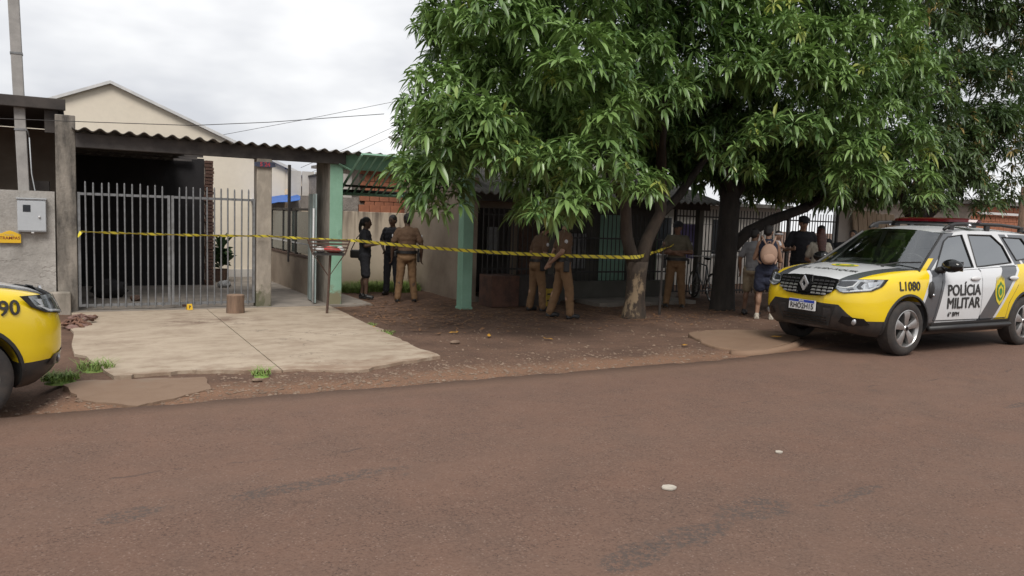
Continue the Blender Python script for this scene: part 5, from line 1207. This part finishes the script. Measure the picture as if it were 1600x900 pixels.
# ------------------------------------------------------------------ small things on the plot
a_ = MatB('barrier_tape'); uvn = a_.nt.nodes.new('ShaderNodeSeparateXYZ'); a_.nt.links.new(a_.tc.outputs['UV'], uvn.inputs[0]); u = X(a_.nt, uvn.outputs[0]); v_ = X(a_.nt, uvn.outputs[1])
a_.col(mixc(a_.nt, ((u*7.2+v_*.55).fract() < .30), (.72, .61, .06), (.19, .165, .06))); a_.rough(.4); M['barrier_tape'] = a_.m
def ribbon(name, mat, parent, pts, width, tw0, tw1, n=120, sag=0.0, amp=0.0):
    pts = [np.array(p, float) for p in pts]; ls = [0]
    for i in range(len(pts)-1): ls.append(ls[-1]+np.linalg.norm(pts[i+1]-pts[i]))
    v, f, uv = [], [], []
    for i in range(n+1):
        t = ls[-1]*i/n; k = max(j for j in range(len(ls)-1) if ls[j] <= t+1e-9); q = (t-ls[k])/(ls[k+1]-ls[k]); p = pts[k]+(pts[k+1]-pts[k])*q
        p = p-np.array([0, 0, 1])*sag*4*q*(1-q)*(ls[k+1]-ls[k])*.1; d = pts[k+1]-pts[k]; d /= np.linalg.norm(d)
        up = np.array([0, 0, 1.]); up -= d*(up@d); up /= np.linalg.norm(up); out = np.cross(d, up); a = tw0+(tw1-tw0)*i/n+amp*math.sin(i*.35)
        w_ = (up*math.cos(a)+out*math.sin(a))*width/2
        for s in (-1, 1): v.append(p+s*w_); uv.append((t, (s+1)/2))
    f = [(2*i, 2*i+2, 2*i+3, 2*i+1) for i in range(n)]
    me = bpy.data.meshes.new(name); me.from_pydata([tuple(p) for p in v], [], f); me.materials.append(M[mat]); ul = me.uv_layers.new(name='UVMap')
    for l in me.loops: ul.data[l.index].uv = uv[l.vertex_index]
    o = bpy.data.objects.new(name, me); col.objects.link(o); o.parent = parent
    sm = o.modifiers.new('thick', 'SOLIDIFY'); sm.thickness = .0015; return o
tp = thing('barrier_tape', 'yellow and black striped police tape strung from gate to tree', 'tape')
g0 = V(127, 362, 7.58); g1 = V(420, 369, 7.5)
tr = G(990, 497); tz = float(V(990, 402, tr[1]-.28)[2])
tA = np.array([float(V(985, 402, tr[1]-.30)[0]), tr[1]-.30, tz])
mid = V(556, 376, 6.35)
ribbon('strip', 'barrier_tape', tp, [g0, g1, mid], .045, .9, .5, 140, .05, .35)
ribbon('strip', 'barrier_tape', tp, [mid, tA], .056, .5, .08, 120, .12, .08)
e1 = V(1052, 383, 4.75); ribbon('strip', 'barrier_tape', tp, [tA, tA+np.array([.26, .12, .0])], .064, .05, -.2, 12); ribbon('strip', 'barrier_tape', tp, [tA+np.array([.26, .12, .0]), e1], .06, -.2, .9, 50, .1, .3)
k0 = g0; ribbon('loose_end', 'barrier_tape', tp, [k0+np.array([0, -.01, 0]), k0+np.array([-.05, -.03, -.09])], .06, .9, 1.6, 8)
sk = thing('wooden_stake', 'thin wooden stake standing beside the pale tree trunk', 'stake', gpt(1030, 492))
MB().tube([(0, 0, -.1), (.01, .0, .6), (.03, .02, 1.35)], [.026, .023, .018], 7).build('pole', 'dark_wood', sk, smooth=40); MB().tube([(.03, .02, 1.28), (.035, .0, 1.3), (.03, .02, 1.34)], .026, 7).build('wire_tie', 'rust', sk)
# litter basket on a post
bs = thing('litter_basket', 'rusty slatted litter basket on a post at the driveway edge', 'litter basket', gpt(513, 496), math.radians(-18))
MB().tube([(-.03, 0, -.05), (-.0, 0, .5), (.02, 0, 1.04)], .021, 8).build('post', 'rust', bs, smooth=40)
fl_ = [(-.27, -.17), (.27, -.17), (.27, .17), (-.27, .17)]
MB().box((-.25, -.15, 1.04), (.25, .15, 1.075)).build('tray', 'black_metal', bs)
for k, z in enumerate((1.12, 1.17, 1.225, 1.28)):
    g_ = 1+.06*(k+1)
    for (a, c_) in ((0, 1), (1, 2), (2, 3), (3, 0)):
        p, q = fl_[a], fl_[c_]; MB().tube([(p[0]*g_, p[1]*g_, z), (q[0]*g_, q[1]*g_, z)], .009, 6).build('slat', 'rust', bs)
for p in fl_: MB().tube([(p[0]*.95, p[1]*.95, 1.05), (p[0]*1.25, p[1]*1.25, 1.30)], .011, 6).build('upright', 'rust', bs); MB().tube([(0, 0, .68), (p[0]*.9, p[1]*.9, 1.045)], .006, 5).build('brace', 'rust', bs)
for (x, y, z, r, mt, lab) in [(.05, -.02, 1.13, (.15, .07, .05), 'litter_red', 'red plastic bottle lying in the litter basket'), (.18, .03, 1.13, (.07, .06, .055), 'litter_white', 'white crumpled cup in the litter basket'), (-.14, .0, 1.125, (.08, .09, .05), 'litter_white', 'pale bag in the left end of the litter basket')]:
    b = MB(); b.ball((0, 0, 0), r, 14, 9); b.v = [(p[0]*(1+.12*hn(p[1]*50, p[2]*50)), p[1], p[2]*(1+.2*hn(p[0]*40, p[1]*40))) for p in b.v]
    o = b.build('litter', mt, smooth=True); a = bs.rotation_euler.z; o.location = (bs.location.x+x*math.cos(a)-y*math.sin(a), bs.location.y+x*math.sin(a)+y*math.cos(a), bs.location.z+z); o.rotation_euler = (0, .1, a); tag(o, lab, 'litter')
# log, marker, rag heap
g = gpt(368, 494); lg = thing('log_stump', 'short upright log standing on the driveway before the gate', 'log', (g[0], g[1], g[2]+.025))
b = MB(); b.lathe([(.0, 0), (.14, 0), (.145, .05), (.135, .2), (.14, .315), (.13, .325)], 'z', 26); b.v = [(x*(1+.04*hn(math.atan2(y, x)*3, z*2)), y*(1+.04*hn(math.atan2(y, x)*3, z*2)), z) for x, y, z in b.v]; b.build('bark', 'wood_log', lg, smooth=45)
MB().lathe([(0, .326), (.128, .326), (.128, .31)], 'z', 24).build('cut_end', 'wood_end', lg)
g = gpt(296, 487); ev = thing('evidence_marker', 'small yellow evidence marker at the foot of the gate', 'marker', (g[0], g[1], g[2]+.03), .2); ev.scale = (.75, .75, .75)
b = MB(); b.add([(-.06, -.05, 0), (.06, -.05, 0), (.055, -.004, .13), (-.055, -.004, .13), (-.06, .05, 0), (.06, .05, 0), (.055, .004, .13), (-.055, .004, .13)], [(0, 1, 2, 3), (5, 4, 7, 6), (3, 2, 6, 7)]); b.build('tent', 'sign_yellow', ev); lettering('lettering', 'P', .09, 'decal_dark', ev, lambda u, v: (u, -.031+v*.36-.003, .06+v), bold=.003)
g = gpt(290, 482); o = MB().box((-.05, -.035, 0), (.05, .035, .07)).build('brick_fragment', 'old_brick', bevel=.01); o.location = (g[0], g[1], g[2]+.025); tag(o, 'broken brick piece behind the yellow evidence marker', 'brick')
g = gpt(125, 510); rp = thing('rag_heap', 'heap of reddish brown rope and rags by the left pillar', 'rags', (g[0]-.02, g[1], g[2]+.02)); rp.scale = (.85, .85, .6); rg = random.Random(5)
for i in range(16):
    a = rg.uniform(0, 6.28); L_ = rg.uniform(.25, .5); x0, y0 = rg.uniform(-.14, .14), rg.uniform(-.45, .5); pts = [(x0+L_*(t-.5)*math.cos(a)+.05*math.sin(t*9+i), y0+L_*(t-.5)*math.sin(a)+.05*math.cos(t*7+i), .03+.14*rg.random()*math.sin(t*3.14)+.01*i*.6) for t in np.linspace(0, 1, 9)]
    MB().tube(pts, [.02+.015*math.sin(k) for k in range(9)], 7).build('rope' if i < 12 else 'rag', 'clay_rag' if i < 12 else 'pink_rag', rp, smooth=True)
for k in range(3):
    b = MB(); b.ball((.06*k-.05, -.5+.12*k, .04), (.14, .12, .06), 14, 8); b.v = [(x, y, z*(1+.6*hn(x*25, y*25, 1, k))) for x, y, z in b.v]; b.build('rag', 'pink_rag' if k < 2 else 'clay_rag', rp, smooth=True)
# bicycle leaning by the fence
def bicycle(loc, rz, label):
    bk_ = thing('bicycle', label, 'bicycle', loc, rz); R = .33
    for xx in (-.52, .52):
        w_ = bpy.data.objects.new('wheel', None); col.objects.link(w_); w_.parent = bk_; w_.location = (xx, 0, R)
        MB().lathe([(R-.02+.02*math.cos(t), .02*math.sin(t)) for t in np.linspace(0, 2*math.pi, 9)[:-1]], 'y', 36, close=True).build('tyre', 'tyre', w_, smooth=True)
        MB().lathe([(R-.045, -.011), (R-.028, -.014), (R-.028, .014), (R-.045, .011)], 'y', 36, close=True).build('rim', 'rim_silver', w_, smooth=30); b = MB()
        for k in range(18):
            t = 2*math.pi*k/18; b.tube([(.02*math.cos(t), .02*(-1)**k, .02*math.sin(t)), ((R-.04)*math.cos(t), 0, (R-.04)*math.sin(t))], .0016, 4)
        b.tube([(0, -.04, 0), (0, .04, 0)], .02, 8); b.build('spokes', 'rim_silver', w_)
    S, Bt, Hd, Hb = (-.16, 0, .80), (-.06, 0, .28), (.34, 0, .84), (.40, 0, .66)
    for p, q, nm in ((S, Bt, 'seat_tube'), (Bt, Hb, 'down_tube'), (S, Hd, 'top_tube'), (Hd, Hb, 'head_tube'), (Bt, (-.52, .05, R), 'chain_stay'), (S, (-.52, .05, R), 'seat_stay'), (Hb, (.52, .05, R), 'fork'), (Hb, (.52, -.05, R), 'fork')): MB().tube([p, q], .017, 8).build(nm, 'grey_metal', bk_, smooth=True)
    MB().tube([S, (-.19, 0, .95)], .013, 8).build('seat_post', 'rim_silver', bk_); b = MB(); b.ball((-.19, 0, .97), (.13, .07, .035), 14, 8); b.build('saddle', 'black_leather', bk_, smooth=True)
    MB().tube([Hd, (.30, 0, .98)], .014, 8).build('stem', 'rim_silver', bk_); MB().tube([(.24, -.3, 1.0), (.30, -.15, 1.0), (.30, .15, 1.0), (.24, .3, 1.0)], .012, 8).build('handlebar', 'rim_silver', bk_, smooth=True)
    MB().lathe([(.09, -.004), (.095, -.004), (.095, .004), (.09, .004)], 'y', 20, close=True, c=(-.06, .05, .28)).build('chainring', 'black_metal', bk_); MB().tube([(-.06, .09, .28), (.06, .1, .16)], .01, 6).build('crank', 'black_metal', bk_); MB().box((.02, .1, .145), (.11, .18, .17)).build('pedal', 'black_metal', bk_)
    return bk_
gB = G(1083, 467); bicycle((gB[0]+.0, gB[1]-.3, gz(*gB[:2])+.01), math.radians(70), 'bicycle parked by the bar fence behind the trees')
# small potted plant by the low wall
# ------------------------------------------------------------------ mango trees
def bark(name, c1, c2, pale=None):
    a = MatB(name); n = a.noise(7, 6, .65, (1, 1, .35)).sstep(.35, .65); c = mixc(a.nt, n, c1, c2)
    if pale:
        x, y, z = a.xyz(); p = a.noise(5, 5, .65, (1, 1, .5), off=5).sstep(.49, .56)*((.92-z)*4).clamp(); c = mixc(a.nt, p*.85, c, pale)
    a.col(c); a.rough(.95); a.bump(a.noise(16, 5, .7, (1, 1, .3), off=2), .8, .03); M[name] = a.m
bark('bark_pale', (.085, .062, .045), (.045, .034, .027), (.34, .25, .155)); bark('bark_dark', (.045, .037, .032), (.022, .019, .017))
def leaf_material(name, c1, c2, young, per_object):
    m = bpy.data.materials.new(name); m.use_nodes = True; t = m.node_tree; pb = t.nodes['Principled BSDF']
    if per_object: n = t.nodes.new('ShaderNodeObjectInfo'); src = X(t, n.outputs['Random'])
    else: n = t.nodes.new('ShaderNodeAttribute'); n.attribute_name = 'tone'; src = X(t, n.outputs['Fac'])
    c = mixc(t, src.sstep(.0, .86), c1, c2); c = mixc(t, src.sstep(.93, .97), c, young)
    t.links.new(c, pb.inputs['Base Color']); pb.inputs['Roughness'].default_value = .34; pb.inputs['Specular IOR Level'].default_value = .6
    tr = t.nodes.new('ShaderNodeBsdfTranslucent'); t.links.new(mixc(t, .5, c, (.12, .22, .03)), tr.inputs[0])
    mx = t.nodes.new('ShaderNodeMixShader'); mx.inputs[0].default_value = .24; t.links.new(pb.outputs[0], mx.inputs[1]); t.links.new(tr.outputs[0], mx.inputs[2])
    t.links.new(mx.outputs[0], t.nodes['Material Output'].inputs[0]); M[name] = m
GRN = ((.042, .095, .028), (.21, .325, .10), (.30, .34, .08)); DRK = ((.036, .066, .030), (.115, .17, .070), (.30, .22, .08))
leaf_material('leaf_green', *GRN, False); leaf_material('leaf_green_single', *GRN, True); leaf_material('leaf_deep', *DRK, False); leaf_material('leaf_deep_single', *DRK, True)
TT = np.array([0, .30, .68, 1.0]); WW = np.array([0.04, .92, .84, 0.0]); NV = 8
LF = [(0, 1, 2), (0, 2, 3), (1, 4, 5, 2), (2, 5, 6, 3), (4, 7, 5), (5, 7, 6)]
def leaf_verts(o, d, s, n, L_, wd, droop):
    """all leaves at once: spine bent down by its weight, blade folded along the midrib"""
    N = len(o); out = np.zeros((N, NV, 3)); zz = np.array([0, 0, 1.])
    def spine(t): return o+d*(L_*t)[:, None]-zz*(droop*L_*t*t)[:, None]
    out[:, 0] = spine(np.zeros(N))
    for k, i0 in ((1, 1), (2, 4)):
        t = np.full(N, TT[k]); c = spine(t); w_ = (wd*WW[k]*.5)[:, None]
        out[:, i0] = c-s*w_+n*w_*.45; out[:, i0+1] = c; out[:, i0+2] = c+s*w_+n*w_*.45
    out[:, 7] = spine(np.ones(N)); return out
def unit(a): return a/(np.linalg.norm(a, axis=-1, keepdims=True)+1e-9)
def rosettes(cen, axis, tone, rg, nl=13, L0=.166, Ls=.075):
    """whorl of long drooping leaves at every twig end"""
    N = len(cen); k = nl; ref = np.where(np.abs(axis[:, 2:3]) < .9, np.array([[0, 0, 1.]]), np.array([[1., 0, 0]])); e1 = unit(np.cross(axis, ref)); e2 = np.cross(axis, e1)
    ph = rg.uniform(0, 6.28, (N, 1))+np.arange(k)[None]*2.399+rg.normal(0, .18, (N, k)); pol = np.radians(rg.uniform(36, 104, (N, k)))
    d = axis[:, None]*np.cos(pol)[..., None]+(e1[:, None]*np.cos(ph)[..., None]+e2[:, None]*np.sin(ph)[..., None])*np.sin(pol)[..., None]
    d[..., 2] -= .12; d = unit(d).reshape(-1, 3); zz = np.array([0, 0, 1.])
    s = unit(np.cross(d, zz)+rg.normal(0, .22, d.shape)); n = unit(np.cross(s, d)); s = np.cross(d, n)
    o = np.repeat(cen, k, 0)+d*.02-np.repeat(axis, k, 0)*rg.uniform(0, .07, (N*k, 1)); sc_ = np.repeat(rg.uniform(.68, 1.28, N), k)
    L_ = np.clip(rg.normal(L0, Ls*.6, N*k), .07, .28)*sc_; wd = L_*rg.uniform(.22, .31, N*k); dr = rg.uniform(.2, .65, N*k)
    tn = np.clip(np.repeat(tone, k)+rg.normal(0, .10, N*k), 0, .92); yo = np.repeat(tone > 1.5, k); tn[yo] = 1.0
    return o, d, s, n, L_, wd, dr, tn
LEAFM = {}
def leaf_mesh(mat, dr):
    key = (mat, dr)
    if key not in LEAFM:
        v = leaf_verts(np.zeros((1, 3)), np.array([[1., 0, 0]]), np.array([[0, 1., 0]]), np.array([[0, 0, 1.]]), np.ones(1), np.array([.23]), np.zeros(1))[0]
        v[:, 2] -= dr*v[:, 0]**2*.6
        me = bpy.data.meshes.new('leaf'); me.from_pydata([tuple(p) for p in v], [], LF); me.materials.append(M[mat]); LEAFM[key] = me
    return LEAFM[key]
def tree(name, label, base, trunk, limbs, lumps, mat, barkm, seed, n_fill, fills, dens=1.0, young=.014, nsingle=300):
    rg = np.random.default_rng(seed); T = thing(name, label, 'tree', base, 0, 'mango trees along the verge'); B = np.array(base)
    b = MB(); b.tube([np.array(p)-B for p, r in trunk], [r for p, r in trunk], 14)
    b.v = [(x*(1+.05*hn(z*5, x*8, 1, seed)), y*(1+.05*hn(z*4, y*8, 1, seed)), z) for x, y, z in b.v]; b.build('trunk', barkm, T, smooth=True)
    for lm in limbs:
        b = MB(); b.tube([np.array(p)-B for p, r in lm], [r for p, r in lm], 9); b.build('limb', barkm if lm[0][0][2] < 1.3 else 'bark_dark', T, smooth=True)
    cen, ax, tn = [], [], []
    for (c, r, tone) in lumps:
        c = np.array(c, float); n = max(8, int(72*dens*(r/.7)**2)); dv = unit(rg.normal(0, 1, (n, 3))); dv[:, 2] = np.where(dv[:, 2] < -.55, -dv[:, 2]*.4, dv[:, 2]); dv = unit(dv)
        cen.append(c+dv*r*rg.uniform(.62, 1.06, (n, 1))*np.array([1, 1, .85])); ax.append(unit(dv*.7+np.array([0, 0, .6])+rg.normal(0, .22, (n, 3)))); tn.append(np.full(n, tone)+rg.normal(0, .13, n))
    for (c, rr, n) in fills:
        n = int(n*.85)
        dv = unit(rg.normal(0, 1, (n, 3)))*rg.uniform(.35, 1, (n, 1))**.5; dv[:, 2] = np.where(dv[:, 2] < -.7, -.7, dv[:, 2]); cen.append(np.array(c)+dv*np.array(rr)); ax.append(unit(dv*.6+np.array([0, 0, .6])+rg.normal(0, .3, (n, 3)))); tn.append(np.clip(rg.normal(.3, .15, n), 0, .8))  # inner filler leaves, toned darker for the shade within
    cen, ax, tn = np.concatenate(cen), np.concatenate(ax), np.clip(np.concatenate(tn), 0, .9)
    yg = rg.random(len(tn)) < young; tn[yg] = 2.0
    o, d, s, n, L_, wd, dr, tone = rosettes(cen, ax, tn, rg)
    # the leaves that show largest become objects of their own
    dist = np.linalg.norm(cen-CAM, axis=1); pxy = [proj(c) for c in cen]; vis = np.array([0 < p[0] < 1600 and -5 < p[1] < 400 for p in pxy]); order = np.argsort(np.where(vis, dist, 1e6))
    k = 13; single = set(order[:nsingle//k].tolist()); keep = np.array([i//k not in single for i in range(len(o))])
    vv = leaf_verts(o[keep], d[keep], s[keep], n[keep], L_[keep], wd[keep], dr[keep]).reshape(-1, 3)-B; N = int(keep.sum())
    loops = np.concatenate([np.array(f) for f in LF]); ln = len(loops); starts = np.cumsum([0]+[len(f) for f in LF])[:-1]
    li = (loops[None]+NV*np.arange(N)[:, None]).ravel(); ls = (starts[None]+ln*np.arange(N)[:, None]).ravel(); lt = np.tile([len(f) for f in LF], N)
    me = bpy.data.meshes.new('crown'); me.vertices.add(len(vv)); me.vertices.foreach_set('co', vv.ravel()); me.loops.add(len(li)); me.loops.foreach_set('vertex_index', li.astype(np.int32))
    me.polygons.add(len(ls)); me.polygons.foreach_set('loop_start', ls.astype(np.int32)); me.polygons.foreach_set('loop_total', lt.astype(np.int32)); me.update(calc_edges=True); me.validate()
    at_ = me.attributes.new('tone', 'FLOAT', 'POINT'); at_.data.foreach_set('value', np.repeat(tone[keep], NV).astype(np.float32)); me.materials.append(M[mat])
    cr_ = bpy.data.objects.new('crown', me); col.objects.link(cr_); cr_.parent = T; cr_['kind'] = 'stuff'
    for i in np.where(~keep)[0]:
        lo = bpy.data.objects.new('leaf', leaf_mesh(mat+'_single', round(float(dr[i])*3)/3)); col.objects.link(lo); lo.parent = cr_; p = o[i]-B; q = L_[i]
        lo.matrix_local = Matrix([[d[i][a]*q, s[i][a]*q, n[i][a]*q, p[a]] for a in range(3)]+[[0, 0, 0, 1]])
    # twigs
    b = MB(); sel = rg.choice(len(cen), min(260, len(cen)), replace=False)
    for i in sel:
        p = cen[i]-B; q = p+unit(np.array([0, 0, 3.2])-p)*rg.uniform(.25, .5); b.tube([p, q], [.006, .011], 4, cap=False)
    tw = b.build('twigs', 'bark_dark', T); tw['kind'] = 'stuff'
    return T
def lump_at(px, py, y, r, tone): return (V(px, py, y), r, tone)
def front_y(px): return float(np.interp(px, [585, 640, 700, 780, 870, 950, 1020, 1080, 1150, 1250, 1350, 1430, 1500], [4.4, 3.5, 2.6, 2.0, 1.7, 1.9, 2.6, 3.6, 2.7, 2.1, 2.2, 2.7, 3.6]))
rl = random.Random(21)
SHADE_HOLLOWS = [(1075, 210, 70), (1100, 290, 70), (1020, 260, 35), (1250, 285, 30), (830, 130, 42), (930, 160, 30), (860, 215, 35), (1110, 120, 45), (1010, 210, 30), (700, 100, 25), (1220, 240, 40), (1300, 250, 30), (790, 290, 40), (960, 240, 25), (1180, 180, 25)]  # shaded hollows of the crowns: clumps set deeper and given darker leaf colour
def shell(pxs, py_lo, py_hi, step, r, edge_l=None):
    out = []
    for px in range(pxs[0], pxs[1], step):
        bot = float(np.interp(px, [590, 620, 660, 700, 760, 820, 870, 930, 965, 1010, 1060, 1120, 1170, 1250, 1330, 1400, 1480], [255, 280, 300, 295, 285, 290, 312, 300, 262, 250, 240, 235, 262, 282, 280, 285, 300]))
        py = py_lo
        while py < bot+5:
            x, y = px+rl.uniform(-.4, .4)*step, min(py+rl.uniform(-.4, .4)*step, bot)
            dk = any((x-a)**2+(y-c)**2 < q*q for a, c, q in SHADE_HOLLOWS)
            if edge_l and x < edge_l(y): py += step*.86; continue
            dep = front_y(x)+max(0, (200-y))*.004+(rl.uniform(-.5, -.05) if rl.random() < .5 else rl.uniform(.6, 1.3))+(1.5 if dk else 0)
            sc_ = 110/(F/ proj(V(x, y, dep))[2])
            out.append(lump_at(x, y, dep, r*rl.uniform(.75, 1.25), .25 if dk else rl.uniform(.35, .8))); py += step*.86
    return out
edge = lambda y: float(np.interp(y, [-250, -100, 0, 60, 130, 200, 260, 330], [740, 715, 690, 665, 642, 634, 636, 672]))
t1 = G(990, 497); t1z = gz(*t1[:2]); t1x, t1y = float(t1[0]), float(t1[1])
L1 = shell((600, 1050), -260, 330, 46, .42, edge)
L1 += [lump_at(a, c, front_y(a)-.3, .26, .72) for a, c in [(885, 240), (900, 285), (880, 320), (850, 330), (925, 300), (780, 180), (760, 215), (905, 60), (880, 100), (700, 240), (640, 260), (680, 320), (960, 165), (940, 190), (985, 150), (1010, 300)]]  # front clumps that catch the light, painted with a paler leaf tone
L1 += [lump_at(a, c, 2.6, .24, .6) for a, c in [(845, 335), (870, 338), (895, 332), (825, 325), (985, 285), (1005, 292), (960, 275), (1025, 280)]]
L1 += [lump_at(rl.uniform(960, 1110), rl.uniform(120, 275), rl.uniform(4.4, 6.2), .55, .2) for i in range(26)]  # deep clumps, leaf tone darkened for the shade inside the crown
f1 = [((6.9, 8.0, 3.4), (1.1, 1.6, .6), 220), ((8.4, 5.6, 3.3), (2.6, 1.5, .8), 420), ((6.4, 5.4, 3.0), (1.8, 1.4, .7), 260), ((7.1, 4.8, 4.3), (2.2, 1.9, 2.1), 560), ((8.6, 4.8, 4.6), (2.4, 2.4, 2.2), 560), ((7.8, 3.8, 5.3), (2.2, 1.8, 1.2), 280)]  # first fill added over the yard to shade the people standing there
tree('mango_tree', 'mango tree with pale patchy forked trunk, leftmost of the trees', (t1x, t1y, t1z),
     [((t1x, t1y, t1z-.15), .27), ((t1x, t1y, t1z+.06), .21), ((t1x+.01, t1y, t1z+.35), .175), ((t1x+.02, t1y, t1z+.75), .175), ((t1x+.02, t1y, t1z+1.0), .20)],
     [[((t1x-.02, t1y, t1z+.85), .13), ((t1x-.2, t1y+.05, 1.3), .105), ((t1x-.3, t1y, 1.9), .095), ((t1x-.7, t1y-.3, 2.7), .09), ((t1x-1.6, t1y-.7, 3.4), .05)],
      [((t1x+.05, t1y, t1z+.85), .14), ((t1x+.3, t1y+.1, 1.25), .115), ((t1x+.62, t1y+.15, 1.75), .105), ((t1x+.62, t1y+.2, 2.5), .10), ((t1x+.4, t1y, 3.6), .07), ((t1x, t1y, 4.6), .04)],
      [((t1x+.55, t1y+.15, 1.65), .09), ((t1x+1.05, t1y+.2, 2.05), .085), ((t1x+1.5, t1y+.1, 2.7), .06), ((t1x+2.0, t1y, 3.3), .04)],
      [((t1x-.3, t1y, 1.9), .08), ((t1x-.5, t1y+.6, 2.6), .06), ((t1x-1.3, t1y+1.2, 3.2), .04)], [((t1x+.6, t1y+.2, 2.4), .07), ((t1x-.2, t1y-.8, 3.1), .05), ((t1x-.8, t1y-1.5, 3.5), .035)], [((t1x-.65, t1y-.25, 2.65), .06), ((t1x-1.8, t1y+.2, 2.9), .045), ((t1x-3.0, t1y+.3, 3.3), .03)]],
     L1, 'leaf_green', 'bark_pale', 5, 0, f1)
t2 = G(1128, 485); t2z = gz(*t2[:2]); x2, y2 = float(t2[0]), float(t2[1])
L2 = shell((1060, 1470), -240, 300, 46, .46)
L2 += [lump_at(a, c, front_y(a)-.25, .28, .75) for a, c in [(1190, 195), (1170, 225), (1200, 110), (1260, 90), (1300, 60), (1350, 40), (1420, 60), (1380, 100), (1240, 40), (1330, 240), (1370, 270), (1165, 265), (1440, 110), (1280, 120)]]  # sunlit front clumps, their brightness put into the leaf tone
L2 += [lump_at(rl.uniform(1110, 1400), rl.uniform(215, 295), rl.uniform(3.4, 7.2), .5, .25) for i in range(44)]  # low inner clumps with shade painted in as a dark leaf tone
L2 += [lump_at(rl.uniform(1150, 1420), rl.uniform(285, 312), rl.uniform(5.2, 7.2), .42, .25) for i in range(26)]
f2_ = [((11.6, 5.6, 3.2), (2.6, 1.6, .8), 480), ((14.4, 5.4, 3.2), (2.6, 1.6, .8), 440), ((11.0, 7.6, 3.9), (3.5, 1.2, .8), 260), ((14.8, 7.6, 3.6), (3.0, 1.2, .9), 300), ((11.2, 4.8, 4.6), (2.6, 2.3, 2.0), 560), ((13.6, 4.4, 4.5), (2.6, 2.3, 2.1), 560), ((12.2, 4.2, 5.6), (2.6, 1.8, 1.2), 260)]
tree('mango_tree', 'mango tree with dark straight trunk and long low limb, middle of the trees', (x2, y2, t2z),
     [((x2, y2, t2z-.15), .32), ((x2, y2, t2z+.05), .255), ((x2, y2, t2z+.6), .22), ((x2+.03, y2, 1.3), .21), ((x2+.05, y2, 2.0), .20), ((x2, y2+.1, 3.0), .16), ((x2-.1, y2, 4.3), .08)],
     [[((x2+.1, y2, 1.05), .13), ((x2+.5, y2-.1, 1.45), .12), ((x2+1.1, y2-.2, 1.72), .11), ((x2+1.9, y2-.3, 1.98), .10), ((x2+2.7, y2-.4, 2.45), .08), ((x2+3.6, y2-.5, 3.2), .05)],
      [((x2, y2, 1.9), .12), ((x2+.6, y2+.2, 2.5), .10), ((x2+1.3, y2+.2, 3.4), .06)], [((x2, y2, 2.2), .11), ((x2-.6, y2-.4, 2.9), .08), ((x2-1.1, y2-1.0, 3.7), .05)], [((x2+1.9, y2-.3, 1.98), .06), ((x2+2.2, y2-1.1, 2.6), .045), ((x2+2.4, y2-1.8, 3.1), .03)]],
     L2, 'leaf_green', 'bark_dark', 6, 0, f2_)
L3 = []
for px in range(1455, 1640, 44):
    for py in range(-200, 310, 42):
        if px > 1540 and 255 < py: continue
        L3.append(lump_at(px+rl.uniform(-18, 18), py+rl.uniform(-18, 18), 4.6+rl.uniform(-.5, .6), .62*rl.uniform(.8, 1.2), rl.uniform(.2, .75)))
L3 += [lump_at(a, c, 4.3, .4, .7) for a, c in [(1500, 240), (1470, 290), (1520, 280), (1560, 230), (1545, 320), (1440, 310)]]
x3, y3 = 18.6, 5.6
tree('mango_tree', 'darker mango tree with browning leaf tips behind the police car', (x3, y3, -.19), [((x3, y3, -.35), .34), ((x3, y3, .1), .26), ((x3, y3, 1.6), .22), ((x3+.1, y3, 3.0), .16), ((x3, y3, 4.6), .07)],
     [[((x3, y3, 1.5), .12), ((x3-.9, y3-.2, 2.3), .09), ((x3-1.9, y3-.5, 3.2), .05)], [((x3, y3, 1.7), .12), ((x3+1.0, y3-.1, 2.4), .09), ((x3+2.2, y3, 3.4), .05)], [((x3+.05, y3, 2.2), .1), ((x3, y3-.9, 3.0), .06)]],
     L3, 'leaf_deep', 'bark_dark', 8, 0, [((18.6, 5.6, 4.4), (3.0, 2.0, 2.2), 620), ((20.5, 5.2, 3.6), (2.0, 1.4, 1.6), 240)], dens=1.0, young=.06)
